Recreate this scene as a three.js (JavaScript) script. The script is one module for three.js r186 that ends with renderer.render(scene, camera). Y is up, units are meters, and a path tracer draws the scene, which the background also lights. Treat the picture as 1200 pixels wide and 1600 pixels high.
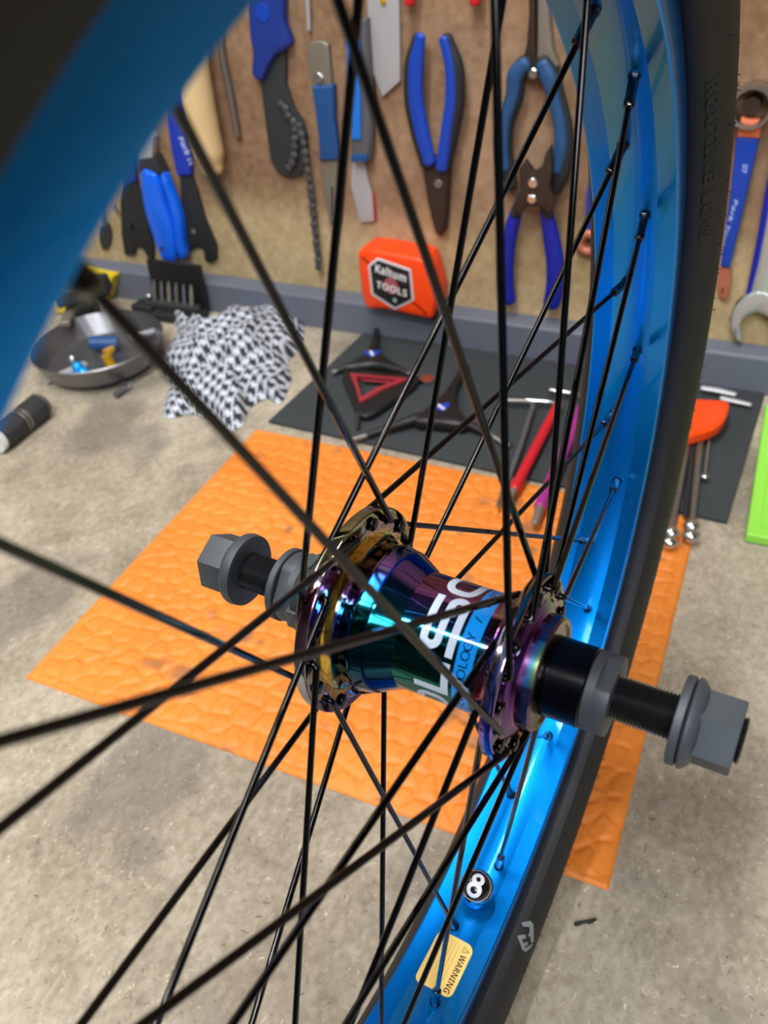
import * as THREE from 'three';
import { mergeGeometries, mergeVertices, toCreasedNormals } from 'three/addons/utils/BufferGeometryUtils.js';
import { RoundedBoxGeometry } from 'three/addons/geometries/RoundedBoxGeometry.js';
import { RectAreaLightUniformsLib } from 'three/addons/lights/RectAreaLightUniformsLib.js';
import { FontLoader } from 'three/addons/loaders/FontLoader.js';
import { TextGeometry } from 'three/addons/geometries/TextGeometry.js';
import { TessellateModifier } from 'three/addons/modifiers/TessellateModifier.js';
RectAreaLightUniformsLib.init();

// ------------------------------------------------------------------ camera, light, exposure
const scene = new THREE.Scene();
scene.background = new THREE.Color(0x000000);
const FPX = 1342.33, HCAM = 0.44856;
const V = (x, y, z) => new THREE.Vector3(x, y, z);
const AX = V(0.89618, -0.08723, -0.43504), AY = V(0.21448, -0.77316, 0.59685), AZ = V(-0.38842, -0.62819, -0.67418); // right, down, forward
const camera = new THREE.PerspectiveCamera(2 * Math.atan(800 / FPX) * 180 / Math.PI, 0.75, 0.01, 20);
camera.matrixAutoUpdate = true;
camera.position.set(0, HCAM, 0);
camera.quaternion.setFromRotationMatrix(new THREE.Matrix4().makeBasis(AX.clone(), AY.clone().negate(), AZ.clone().negate()));
camera.focus = 0.31;
camera.userData.fStop = 14;
scene.add(camera);
const renderer = new THREE.WebGLRenderer({ antialias: true });
renderer.toneMapping = THREE.LinearToneMapping;
renderer.toneMappingExposure = 0.80;
renderer.shadowMap.enabled = true;
// [x, y, z, width along x, length along z, intensity, colour] of the ceiling lamps
const LAMPS = [
  [-0.15, 1.46, 0.52, 1.3, 0.07, 88, 0xfbfaf6],
  [-1.3, 1.46, -0.2, 0.14, 1.0, 20, 0xfbfaf6],
  [0.75, 1.46, 1.2, 1.2, 0.6, 17, 0xf6f8ff],  // unseen fill panel, added to brighten the right side
  [-0.25, 1.46, -0.1, 0.055, 1.0, 125, 0xfbfaf6],
];
const ROOM = { x0: -1.9, x1: 1.6, z0: -0.777, z1: 2.2, y0: -0.9, y1: 1.5 };

// ------------------------------------------------------------------ helpers
let seed = 7;
const rnd = () => { seed = (seed * 1664525 + 1013904223) >>> 0; return seed / 4294967296; };
const rr = (a, b) => a + (b - a) * rnd();
const used = {};
function numbered(n) { const k = (used[n] = (used[n] ?? -1) + 1); return k ? `${n}_${String(k).padStart(3, '0')}` : n; }
const shadow = (m) => { m.castShadow = m.receiveShadow = true; return m; };
function part(name, geo, mat, parent) { const m = shadow(new THREE.Mesh(Array.isArray(geo) ? merge(geo) : geo, mat)); m.name = name; parent.add(m); return m; }
function thing(name, label, category, group) {
  const o = new THREE.Group(); o.name = numbered(name); o.userData = { label, category }; if (group) o.userData.group = group; scene.add(o); return o;
}
function solo(name, geo, mat, label, category, group) { const m = part(numbered(name), geo, mat, scene); m.userData = { label, category }; if (group) m.userData.group = group; return m; }
function struct(name, geo, mat) { const m = part(name, geo, mat, scene); m.userData.kind = 'structure'; return m; }
function clean(g) { g = g.index ? g.toNonIndexed() : g; for (const k of Object.keys(g.attributes)) if (!['position', 'normal', 'uv', 'color'].includes(k)) g.deleteAttribute(k); return g; }
function merge(list) {
  list = list.map(clean);
  const hasC = list.some((g) => g.attributes.color);
  for (const g of list) { const n = g.attributes.position.count; if (!g.attributes.uv) g.setAttribute('uv', new THREE.BufferAttribute(new Float32Array(n * 2), 2)); if (hasC && !g.attributes.color) g.setAttribute('color', new THREE.BufferAttribute(new Float32Array(n * 3).fill(1), 3)); if (!g.attributes.normal) g.computeVertexNormals(); }
  return mergeGeometries(list);
}
function pushDir(px, py) { return AX.clone().multiplyScalar((px - 600) / FPX).addScaledVector(AY, (py - 800) / FPX).add(AZ); }
function onY(px, py, y = 0) { const d = pushDir(px, py); return d.multiplyScalar((y - HCAM) / d.y).add(V(0, HCAM, 0)); }   // where the sight line meets the level y
function onZ(px, py, z) { const d = pushDir(px, py); return d.multiplyScalar(z / d.z).add(V(0, HCAM, 0)); }
const WZ = ROOM.z0;
const wallP = ([px, py], off = 0) => onZ(px, py, WZ + off);
const M = (o) => new THREE.MeshStandardMaterial(o);
const MP = (o) => new THREE.MeshPhysicalMaterial(o);

// a closed pixel outline -> smooth list of points in a plane, sampled
function smoothClosed(pts, n = 8, tension = 0.5) {
  const c = new THREE.CatmullRomCurve3(pts.map((p) => V(p.x, p.y, 0)), true, 'catmullrom', tension);
  return c.getPoints(pts.length * n).slice(0, -1).map((p) => new THREE.Vector2(p.x, p.y));
}
// plate standing on the wall: outline in pixels, back at distance off, thickness d
function wallPlate(px, off, d, { bevel = 0.0006, smooth = 0, holes = [] } = {}) {
  const at = (q) => { const w = wallP(q, off + d); return new THREE.Vector2(w.x, w.y); };
  let pts = px.map(at); if (smooth) pts = smoothClosed(pts, smooth);
  const s = new THREE.Shape(pts);
  for (const h of holes) { let hp = h.map(at); if (smooth) hp = smoothClosed(hp, smooth); s.holes.push(new THREE.Path(hp)); }
  const b = Math.min(bevel, d * 0.4);
  const g = new THREE.ExtrudeGeometry(s, { depth: d - 2 * b, bevelEnabled: true, bevelThickness: b, bevelSize: b, bevelOffset: -b, bevelSegments: 3, curveSegments: 8 });
  g.translate(0, 0, WZ + off + b);
  return toCreasedNormals(g, 0.7);
}
// plate lying on the bench: outline in pixels at its top, from y0 up to y0 + d
function benchPlate(px, y0, d, { bevel = 0.0006, smooth = 0, holes = [] } = {}) {
  const at = (q) => { const w = onY(q[0], q[1], y0 + d); return new THREE.Vector2(w.x, -w.z); };
  let pts = px.map(at); if (smooth) pts = smoothClosed(pts, smooth);
  const s = new THREE.Shape(pts);
  for (const h of holes) { let hp = h.map(at); if (smooth) hp = smoothClosed(hp, smooth); s.holes.push(new THREE.Path(hp)); }
  const b = Math.min(bevel, d * 0.4);
  const g = new THREE.ExtrudeGeometry(s, { depth: d - 2 * b, bevelEnabled: true, bevelThickness: b, bevelSize: b, bevelOffset: -b, bevelSegments: 3, curveSegments: 8 });
  g.rotateX(-Math.PI / 2); g.translate(0, y0 + b, 0);
  return toCreasedNormals(g, 0.7);
}
// swept bar: points (Vector3), half widths, squash along the plane normal n
function sweep(pts, radii, { n = V(0, 0, 1), squash = 1, seg = 10, steps = 24, cap = true, straight = false, power = 2 } = {}) {
  const curve = straight ? null : new THREE.CatmullRomCurve3(pts, false, 'centripetal');
  const P = [], R = [];
  if (straight) { pts.forEach((p, i) => { P.push(p.clone()); R.push(radii[Math.min(i, radii.length - 1)]); }); } else {
    for (let i = 0; i <= steps; i++) {
      const t = i / steps; P.push(curve.getPoint(t));
      const u = t * (radii.length - 1), k = Math.min(radii.length - 2, Math.floor(u)), f = u - k, e = f * f * (3 - 2 * f);
      R.push(radii.length > 1 ? radii[k] * (1 - e) + radii[k + 1] * e : radii[0]);
    }
  }
  if (cap) { // rounded ends
    const a = P[0].clone().sub(P[1]).normalize(), b = P[P.length - 1].clone().sub(P[P.length - 2]).normalize(), r0 = R[0], r1 = R[R.length - 1], p0 = P[0].clone(), p1 = P[P.length - 1].clone();
    const A = [], B = [];
    for (const q of [0.35, 0.7, 0.92, 1]) { A.unshift([p0.clone().addScaledVector(a, r0 * q * 0.7), r0 * Math.sqrt(Math.max(0.0004, 1 - q * q))]); B.push([p1.clone().addScaledVector(b, r1 * q * 0.7), r1 * Math.sqrt(Math.max(0.0004, 1 - q * q))]); }
    A.reverse().forEach(([p, r]) => { P.unshift(p); R.unshift(r); });
    B.forEach(([p, r]) => { P.push(p); R.push(r); });
  }
  const pos = [], uv = [], idx = []; let L = 0;
  for (let i = 0; i < P.length; i++) {
    const t = P[Math.min(P.length - 1, i + 1)].clone().sub(P[Math.max(0, i - 1)]).normalize();
    const side = t.clone().cross(n).normalize(), up = side.clone().cross(t).normalize();
    if (i) L += P[i].distanceTo(P[i - 1]);
    for (let j = 0; j <= seg; j++) {
      const a = j / seg * Math.PI * 2, c = Math.cos(a), s = Math.sin(a), ce = Math.sign(c) * Math.abs(c) ** (2 / power), se = Math.sign(s) * Math.abs(s) ** (2 / power);
      const v = P[i].clone().addScaledVector(side, ce * R[i]).addScaledVector(up, se * R[i] * squash);
      pos.push(v.x, v.y, v.z); uv.push(j / seg, L);
    }
  }
  for (let i = 0; i < P.length - 1; i++) for (let j = 0; j < seg; j++) { const a = i * (seg + 1) + j, b = a + seg + 1; idx.push(a, a + 1, b, b, a + 1, b + 1); }
  const g = new THREE.BufferGeometry();
  g.setAttribute('position', new THREE.Float32BufferAttribute(pos, 3)); g.setAttribute('uv', new THREE.Float32BufferAttribute(uv, 2)); g.setIndex(idx);
  g.computeVertexNormals();
  const q = g.toNonIndexed(); // ends closed by the nearly pointed rings
  return flipIfNeeded(q);
}
function flipIfNeeded(g) { // make the faces look outwards (signed volume)
  const p = g.attributes.position; let vol = 0; const a = V(), b = V(), c = V();
  for (let i = 0; i < p.count; i += 3) { a.fromBufferAttribute(p, i); b.fromBufferAttribute(p, i + 1); c.fromBufferAttribute(p, i + 2); vol += a.dot(b.cross(c)); }
  if (vol < 0) { for (const k of Object.keys(g.attributes)) { const t = g.attributes[k], s = t.itemSize, A = t.array; for (let i = 0; i < t.count; i += 3) for (let c2 = 0; c2 < s; c2++) { const x = A[(i + 1) * s + c2]; A[(i + 1) * s + c2] = A[(i + 2) * s + c2]; A[(i + 2) * s + c2] = x; } } const n = g.attributes.normal.array; for (let i = 0; i < n.length; i++) n[i] = -n[i]; }
  return g;
}
const wallSweep = (px, halfPx, off, o = {}) => { const pts = px.map((q) => wallP(q, off)); return sweep(pts, halfPx.map((h, i) => { const p = pts[Math.min(pts.length - 1, Math.round(i * (pts.length - 1) / Math.max(1, halfPx.length - 1)))]; return h * p.clone().sub(camera.position).dot(AZ) / FPX; }), { n: V(0, 0, 1), ...o }); };
const benchSweep = (px, halfPx, y, o = {}) => { const pts = px.map((q, i) => onY(q[0], q[1], Array.isArray(y) ? y[i] : y)); return sweep(pts, halfPx.map((h, i) => { const p = pts[Math.min(pts.length - 1, Math.round(i * (pts.length - 1) / Math.max(1, halfPx.length - 1)))]; return h * p.clone().sub(camera.position).dot(AZ) / FPX; }), { n: V(0, 1, 0), ...o }); };
function discW(px, py, off, rPx, d, seg = 24) { const p = wallP([px, py], off + d), r = rPx * p.clone().sub(camera.position).dot(AZ) / FPX, b = Math.min(d * 0.3, r * 0.2); const g = new THREE.LatheGeometry([[0, 0], [r, 0], [r, d - b], [r - b, d], [0, d]].map(([x, y]) => new THREE.Vector2(x, y)), seg); g.rotateX(Math.PI / 2); g.translate(p.x, p.y, WZ + off); return toCreasedNormals(g, 0.6); }
// noise
function hash2(x, y, s = 0) { let h = (x * 374761393 + y * 668265263 + s * 1442695041) | 0; h = Math.imul(h ^ (h >>> 13), 1274126177); return ((h ^ (h >>> 16)) >>> 0) / 4294967296; }
function vnoise(x, y, s = 0, per = 0) {
  const xi = Math.floor(x), yi = Math.floor(y), fx = x - xi, fy = y - yi, w = (a) => per ? ((a % per) + per) % per : a, u = fx * fx * (3 - 2 * fx), v = fy * fy * (3 - 2 * fy);
  const a = hash2(w(xi), w(yi), s), b = hash2(w(xi + 1), w(yi), s), c = hash2(w(xi), w(yi + 1), s), d = hash2(w(xi + 1), w(yi + 1), s);
  return a + (b - a) * u + (c - a) * v + (a - b - c + d) * u * v;
}
const fbm = (x, y, o, s = 0, per = 0) => { let r = 0, a = 0.5, t = 0; for (let i = 0; i < o; i++) { r += a * vnoise(x, y, s + i * 17, per); t += a; a *= 0.55; x *= 2; y *= 2; per *= 2; } return r / t; };
function dataTex(n, m, fn, srgb = true) {
  const a = new Uint8Array(n * m * 4);
  for (let j = 0; j < m; j++) for (let i = 0; i < n; i++) { const c = fn(i / n, j / m); for (let k = 0; k < 3; k++) a[(j * n + i) * 4 + k] = Math.max(0, Math.min(255, c[k] ?? c[0])); a[(j * n + i) * 4 + 3] = 255; }
  const t = new THREE.DataTexture(a, n, m); if (srgb) t.colorSpace = THREE.SRGBColorSpace; t.magFilter = THREE.LinearFilter; t.minFilter = THREE.LinearMipmapLinearFilter; t.generateMipmaps = true; t.wrapS = t.wrapT = THREE.RepeatWrapping; t.needsUpdate = true; return t;
}
function canvasTex(w, h, draw) { const c = document.createElement('canvas'); c.width = w; c.height = h; const x = c.getContext('2d'); draw(x, w, h); const t = new THREE.CanvasTexture(c); t.colorSpace = THREE.SRGBColorSpace; t.anisotropy = 8; return t; }

// ------------------------------------------------------------------ materials
const mix3 = (a, b, t) => a.map((v, i) => v + (b[i] - v) * t);
// pressed fibreboard: fine fibres, flecks and soft stains
const benchTex = dataTex(2048, 2048, (u, v) => {
  const big = fbm(u * 6, v * 6, 4, 1, 6), mid = fbm(u * 40, v * 40, 3, 5, 40), fine = fbm(u * 300, v * 220, 2, 9, 0), fl = vnoise(u * 520, v * 420, 31), st = fbm(u * 9 + 3, v * 9, 3, 77, 9);
  let c = mix3([178, 168, 148], [148, 137, 120], Math.max(0, Math.min(1, (big - 0.3) * 2.2)));
  const k = (mid - 0.5) * 34 + (fine - 0.5) * 34; c = c.map((x) => x + k);
  if (st > 0.62) c = mix3(c, [104, 98, 92], Math.min(0.5, (st - 0.62) * 5));
  if (fl > 0.93) c = mix3(c, [214, 206, 188], (fl - 0.93) * 9);
  if (fl < 0.05) c = mix3(c, [88, 78, 66], (0.05 - fl) * 10);
  return c;
});
{ // loose fibres and chips pressed into the board
  const A = benchTex.image.data, n = 2048;
  for (let k = 0; k < 60000; k++) {
    let x = rnd() * n, y = rnd() * n, a = rnd() * 6.283; const len = 2 + rnd() * rnd() * 11, up = rnd() < 0.55, d = (up ? 1 : -1) * (8 + 30 * rnd() * rnd() + (rnd() < 0.03 ? 34 : 0)), wide = rnd() < 0.3, bend = (rnd() - 0.5) * 0.25;
    for (let i = 0; i < len; i++) { for (let q = 0; q < (wide ? 2 : 1); q++) { const o = ((((y + q) | 0) & 2047) * n + ((x | 0) & 2047)) * 4; for (let c = 0; c < 3; c++) A[o + c] = Math.max(0, Math.min(255, A[o + c] + d * [1, 0.97, 0.9][c])); } x += Math.cos(a); y += Math.sin(a); a += bend; }
  }
}
const benchBump = dataTex(512, 512, (u, v) => [120 + (fbm(u * 90, v * 70, 3, 3, 0) - 0.5) * 180], false);
benchTex.repeat.set(1 / 0.9, 1 / 0.9); benchBump.repeat.set(1 / 0.35, 1 / 0.35);
const wallTex = dataTex(1024, 1024, (u, v) => { // u along the wall in 1 m, v up: pale bare sheet below 0.17 m, stained sheet above
  const y = v * 1.0, e = 0.128 + (fbm(u * 7, 2, 3, 4) - 0.5) * 0.03, t = Math.max(0, Math.min(1, (y - e) / 0.05 + 0.5));
  const n = fbm(u * 10, v * 10, 4, 11), f = fbm(u * 160, v * 160, 2, 15);
  let c = mix3([178, 157, 118], [141, 112, 85], t); const k = (n - 0.5) * 50 + (f - 0.5) * 30; return c.map((x) => x + k);
});
wallTex.wrapT = THREE.ClampToEdgeWrapping;
const mat = {
  bench: M({ map: benchTex, bumpMap: benchBump, bumpScale: 0.0003, roughness: 0.72 }),
  wallBoard: M({ map: wallTex, roughness: 0.85 }),
  plaster: M({ color: 0x5a5a5c, roughness: 0.95 }), ceiling: M({ color: 0x606062, roughness: 0.95 }), concrete: M({ color: 0x5c5a57, roughness: 0.9 }),
  ledge: M({ color: 0x646a78, roughness: 0.6, metalness: 0.0 }),
  anodBlue: MP({ color: new THREE.Color(0.0, 0.28, 0.97), metalness: 0.93, roughness: 0.34, clearcoat: 0.35, clearcoatRoughness: 0.06 }),
  rubber: M({ color: 0x1c1d1f, roughness: 0.62 }), rubberLogo: M({ color: 0x83878a, roughness: 0.6 }),
  spoke: MP({ color: 0x030304, metalness: 0, roughness: 0.12, specularIntensity: 0.75 }), nipple: MP({ color: 0x08090a, metalness: 0.4, roughness: 0.2, clearcoat: 0.6, clearcoatRoughness: 0.1 }),
  oil: MP({ color: 0xffffff, vertexColors: true, metalness: 1, roughness: 0.1 }),
  oilBrushed: MP({ color: 0xffffff, vertexColors: true, metalness: 1, roughness: 0.2 }),
  gloss: MP({ color: 0x020203, metalness: 0.0, roughness: 0.22, specularIntensity: 0.55 }),
  phosphate: M({ color: 0x444a50, metalness: 0.25, roughness: 0.5 }), threadM: M({ color: 0x2c2d30, metalness: 0.6, roughness: 0.25 }),
  orangeMat: M({ color: 0xd8741c, roughness: 0.6 }), darkMat: M({ color: 0x33393c, roughness: 0.85 }),
  chrome: M({ color: 0xc9ccd0, metalness: 1, roughness: 0.25 }), steel: M({ color: 0x8d8b88, metalness: 0.85, roughness: 0.42 }), dullSteel: M({ color: 0x8a8378, metalness: 0.5, roughness: 0.5 }), darkSteel: M({ color: 0x463a33, metalness: 0.6, roughness: 0.5 }),
  white: M({ color: 0xd8dce2, roughness: 0.45 }), chainGrey: M({ color: 0x4b4c4e, metalness: 0.3, roughness: 0.6 }), brushed: M({ color: 0xb4bcbe, metalness: 0.4, roughness: 0.3 }), paleMetal: M({ color: 0xb4b6ba, metalness: 0.3, roughness: 0.45 }),
  navy: M({ color: 0x12328a, roughness: 0.5 }), navyDeep: M({ color: 0x0c1f9c, roughness: 0.45 }), midBlue: M({ color: 0x174a86, roughness: 0.5 }), toolBlue: M({ color: 0x0b3fb0, roughness: 0.45 }), brightBlue: M({ color: 0x0a66f0, roughness: 0.25 }), skyBlue: M({ color: 0x1476dd, roughness: 0.4 }), steelBlue: M({ color: 0x1d4b7c, roughness: 0.55 }),
  blackPlastic: M({ color: 0x141517, roughness: 0.45 }), softBlack: M({ color: 0x1d1f22, roughness: 0.7 }), charcoal: M({ color: 0x2b2d30, roughness: 0.65 }), grey: M({ color: 0x55585e, roughness: 0.5 }),
  wood: M({ color: 0xd9bd8c, roughness: 0.6 }), red: M({ color: 0xcf1f2c, roughness: 0.4 }), darkRed: M({ color: 0x9a2b34, roughness: 0.45 }), magenta: M({ color: 0xa02b8c, roughness: 0.4 }), hiOrange: M({ color: 0xff4a0e, roughness: 0.38 }), orangeBand: M({ color: 0xe2764c, roughness: 0.5 }),
  yellow: M({ color: 0xe0c416, roughness: 0.45 }), lime: M({ color: 0x95e24f, roughness: 0.5 }), cyan: M({ color: 0x0aa2ff, roughness: 0.25, metalness: 0.4 }), gold: M({ color: 0xd6a31a, roughness: 0.35, metalness: 0.5 }), whitePlastic: M({ color: 0xdfe3e2, roughness: 0.4 }), copper: M({ color: 0xb56f55, roughness: 0.5, metalness: 0.3 }),
};

// ------------------------------------------------------------------ the setting
function box(x0, x1, y0, y1, z0, z1) { const g = new THREE.BoxGeometry(x1 - x0, y1 - y0, z1 - z0); g.translate((x0 + x1) / 2, (y0 + y1) / 2, (z0 + z1) / 2); return g; }
function planarUV(g, f) { const p = g.attributes.position, u = new Float32Array(p.count * 2); for (let i = 0; i < p.count; i++) { const [a, b] = f(p.getX(i), p.getY(i), p.getZ(i)); u[2 * i] = a; u[2 * i + 1] = b; } g.setAttribute('uv', new THREE.BufferAttribute(u, 2)); return g; }
const R = ROOM;
struct('floor', box(R.x0 - .1, R.x1 + .1, R.y0 - .1, R.y0, R.z0 - .1, R.z1 + .1), mat.concrete);
struct('ceiling', box(R.x0 - .1, R.x1 + .1, R.y1, R.y1 + .1, R.z0 - .1, R.z1 + .1), mat.ceiling);
struct('wall_back', planarUV(box(R.x0 - .1, R.x1 + .1, R.y0, R.y1, R.z0 - .1, R.z0), (x, y) => [x, y]), mat.wallBoard);
struct('wall_front', box(R.x0 - .1, R.x1 + .1, R.y0, R.y1, R.z1, R.z1 + .1), mat.plaster);
struct('wall_left', box(R.x0 - .1, R.x0, R.y0, R.y1, R.z0, R.z1), mat.plaster);
struct('wall_right', box(R.x1, R.x1 + .1, R.y0, R.y1, R.z0, R.z1), mat.plaster);
{ // strip of grey profile along the foot of the wall
  const s = new THREE.Shape([[0, 0], [0.0205, 0], [0.0205, 0.0355], [0.0185, 0.0382], [0, 0.0395]].map(([a, b]) => new THREE.Vector2(a, b)));
  const g = new THREE.ExtrudeGeometry(s, { depth: R.x1 - R.x0 - 0.02, bevelEnabled: false }); g.rotateY(-Math.PI / 2); g.scale(1, 1, 1);
  g.translate(R.x1 - 0.01, 0.0002, R.z0 + 0.0002);
  const m = struct('trim_1', g, mat.ledge);
}
{ // workbench: top and four legs
  const t = thing('workbench', 'long workbench with a worn tan fibreboard top', 'workbench');
  part('bench_top', planarUV(box(R.x0 + .02, 1.4, -0.035, 0, R.z0 + .0005, 0.16), (x, y, z) => [x, z]), mat.bench, t);
  for (const [x, z] of [[-1.7, -0.68], [1.25, -0.68], [-1.7, 0.06], [1.25, 0.06]]) part('leg', new RoundedBoxGeometry(0.07, 0.862, 0.07, 2, 0.004).translate(x, -0.035 - 0.431, z), mat.wood, t);
}
const lampLabels = ['slim long ceiling lamp above the front of the workbench', 'slim ceiling lamp above the left end of the workbench', 'added wide fill panel on the ceiling toward the wall opposite the workbench', 'slim ceiling lamp running over the workbench toward the tool wall'];
for (const [i, [x, y, z, w, l, I, c]] of LAMPS.entries()) {
  const t = thing('ceiling_lamp', lampLabels[i], 'lamp', 'ceiling lamps');
  part('housing', new RoundedBoxGeometry(w + 0.04, 0.034, l + 0.04, 2, 0.005).translate(x, y + 0.022, z), mat.white, t);
  part('diffuser', new THREE.BoxGeometry(w, 0.004, l).translate(x, y + 0.003, z), M({ color: 0xffffff, emissive: c, emissiveIntensity: 1.2, roughness: 0.6 }), t);
  const L = new THREE.RectAreaLight(c, I, w, l); L.position.set(x, y - 0.002, z); L.lookAt(x, y - 1, z); t.add(L);
}
// ------------------------------------------------------------------ the wheel (built in millimetres about its axle: x along the axle, then set upright on the bench)
const wheel = thing('bicycle_wheel', 'bicycle wheel with blue anodised rim, black tyre and rainbow hub standing upright on the bench', 'bicycle wheel');
wheel.position.set(-0.07876, 0, -0.16232);
const WM = new THREE.Matrix4().makeBasis(V(0.9984, 0, 0.0569), V(0.0453, 0.6058, -0.7943), V(-0.0345, 0.7956, 0.6048)).scale(V(0.001, 0.001, 0.001)).setPosition(0, 0.252, 0);
const TH0 = 12.72, D2R = Math.PI / 180;
const wf = (g) => { g = g.applyMatrix4(WM); return g; };
const pol = (x, r, deg) => V(x, r * Math.cos(deg * D2R), r * Math.sin(deg * D2R));
function revolve(prof, { seg = 96, crease = 0.5, closed = false, color = null, a0 = 0, a1 = 360, fine = 0 } = {}) {
  let P = prof.slice(); if (closed) P.push(prof[0]);
  if (fine) { const Q = [P[0]]; for (let i = 1; i < P.length; i++) { const d = Math.hypot(P[i][0] - P[i - 1][0], P[i][1] - P[i - 1][1]), k = Math.max(1, Math.ceil(d / fine)); for (let j = 1; j <= k; j++) Q.push([P[i - 1][0] + (P[i][0] - P[i - 1][0]) * j / k, P[i - 1][1] + (P[i][1] - P[i - 1][1]) * j / k]); } P = Q; }
  const pos = [], uv = [], col = [], idx = []; let s = 0;
  for (let i = 0; i < P.length; i++) {
    if (i) s += Math.hypot(P[i][0] - P[i - 1][0], P[i][1] - P[i - 1][1]);
    for (let j = 0; j <= seg; j++) { const a = (a0 + (a1 - a0) * j / seg), v = pol(P[i][0], P[i][1], a); pos.push(v.x, v.y, v.z); uv.push(j / seg, s); if (color) col.push(...color(P[i][0], a, P[i][1])); }
  }
  for (let i = 0; i < P.length - 1; i++) for (let j = 0; j < seg; j++) { const a = i * (seg + 1) + j, b = a + seg + 1; idx.push(a, b, a + 1, a + 1, b, b + 1); }
  let g = new THREE.BufferGeometry(); g.setAttribute('position', new THREE.Float32BufferAttribute(pos, 3)); g.setAttribute('uv', new THREE.Float32BufferAttribute(uv, 2)); if (color) g.setAttribute('color', new THREE.Float32BufferAttribute(col, 3)); g.setIndex(idx);
  g = g.toNonIndexed(); g.computeVertexNormals(); g = flipIfNeeded(g);
  return toCreasedNormals(g, crease);
}
function tintAll(g, fn) { const p = g.attributes.position, c = new Float32Array(p.count * 3); for (let i = 0; i < p.count; i++) { const y = p.getY(i), z = p.getZ(i), k = fn(p.getX(i), (Math.atan2(z, y) / D2R + 360) % 360, Math.hypot(y, z)); c[3 * i] = k[0]; c[3 * i + 1] = k[1]; c[3 * i + 2] = k[2]; } g.setAttribute('color', new THREE.BufferAttribute(c, 3)); return g; }
// the oil-slick coating: hue drift, with camera-side sheen and dark underside reflections painted in
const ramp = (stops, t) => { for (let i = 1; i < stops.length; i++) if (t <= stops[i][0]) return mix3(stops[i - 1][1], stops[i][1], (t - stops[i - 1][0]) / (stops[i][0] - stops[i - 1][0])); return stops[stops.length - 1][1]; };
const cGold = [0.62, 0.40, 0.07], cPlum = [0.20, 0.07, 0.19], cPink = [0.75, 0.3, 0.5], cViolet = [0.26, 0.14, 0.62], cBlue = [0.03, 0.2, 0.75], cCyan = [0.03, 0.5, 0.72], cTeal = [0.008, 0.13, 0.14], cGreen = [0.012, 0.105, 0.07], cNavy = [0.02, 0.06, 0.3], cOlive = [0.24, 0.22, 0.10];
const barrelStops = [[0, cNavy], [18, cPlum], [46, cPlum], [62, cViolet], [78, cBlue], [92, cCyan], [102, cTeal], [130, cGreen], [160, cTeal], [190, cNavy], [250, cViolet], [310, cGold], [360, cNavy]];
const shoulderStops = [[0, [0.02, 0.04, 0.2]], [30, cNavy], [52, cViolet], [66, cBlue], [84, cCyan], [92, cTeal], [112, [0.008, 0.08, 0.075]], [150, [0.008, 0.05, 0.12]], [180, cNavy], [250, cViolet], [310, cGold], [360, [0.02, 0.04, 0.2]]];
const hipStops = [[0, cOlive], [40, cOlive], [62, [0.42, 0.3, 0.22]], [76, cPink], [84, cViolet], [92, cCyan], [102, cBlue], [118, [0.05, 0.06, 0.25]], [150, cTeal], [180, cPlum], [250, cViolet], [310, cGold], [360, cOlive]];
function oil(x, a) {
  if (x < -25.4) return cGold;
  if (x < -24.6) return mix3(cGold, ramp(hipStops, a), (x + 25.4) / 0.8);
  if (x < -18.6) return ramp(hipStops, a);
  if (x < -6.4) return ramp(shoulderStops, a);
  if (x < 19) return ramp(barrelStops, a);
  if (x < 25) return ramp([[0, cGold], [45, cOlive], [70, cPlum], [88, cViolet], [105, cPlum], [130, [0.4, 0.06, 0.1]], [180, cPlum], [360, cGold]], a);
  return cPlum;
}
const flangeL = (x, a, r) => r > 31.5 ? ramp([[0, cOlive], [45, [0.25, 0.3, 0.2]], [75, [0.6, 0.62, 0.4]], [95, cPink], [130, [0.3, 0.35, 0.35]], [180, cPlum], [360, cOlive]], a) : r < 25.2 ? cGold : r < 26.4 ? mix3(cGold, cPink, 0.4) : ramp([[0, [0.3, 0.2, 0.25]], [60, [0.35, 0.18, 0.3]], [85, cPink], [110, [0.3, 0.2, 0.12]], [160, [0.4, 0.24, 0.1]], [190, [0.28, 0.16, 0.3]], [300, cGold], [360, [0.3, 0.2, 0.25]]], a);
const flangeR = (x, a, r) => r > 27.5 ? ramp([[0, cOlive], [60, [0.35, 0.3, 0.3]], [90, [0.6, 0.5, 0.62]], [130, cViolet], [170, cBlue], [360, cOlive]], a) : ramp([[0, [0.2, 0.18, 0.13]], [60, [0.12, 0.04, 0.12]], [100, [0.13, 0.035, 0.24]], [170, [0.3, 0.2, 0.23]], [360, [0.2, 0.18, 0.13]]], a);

// rim: box section with a raised spoke bed
const rimHalf = [[0, 191.6], [3, 191.72], [6, 192.1], [8.8, 192.75], [16.1, 191.6], [16.8, 191.95], [17.05, 193.2], [16.6, 200], [15.9, 206.2], [15.3, 206.9], [14.2, 206.9], [13.9, 205], [13.9, 197.5], [0, 197.5]];
const rim = part('rim', wf(revolve([...rimHalf.slice(0, -1), ...rimHalf.slice(1, -1).reverse().map(([x, r]) => [-x, r])], { seg: 288, crease: 0.32, closed: true })), mat.anodBlue, wheel);
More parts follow.
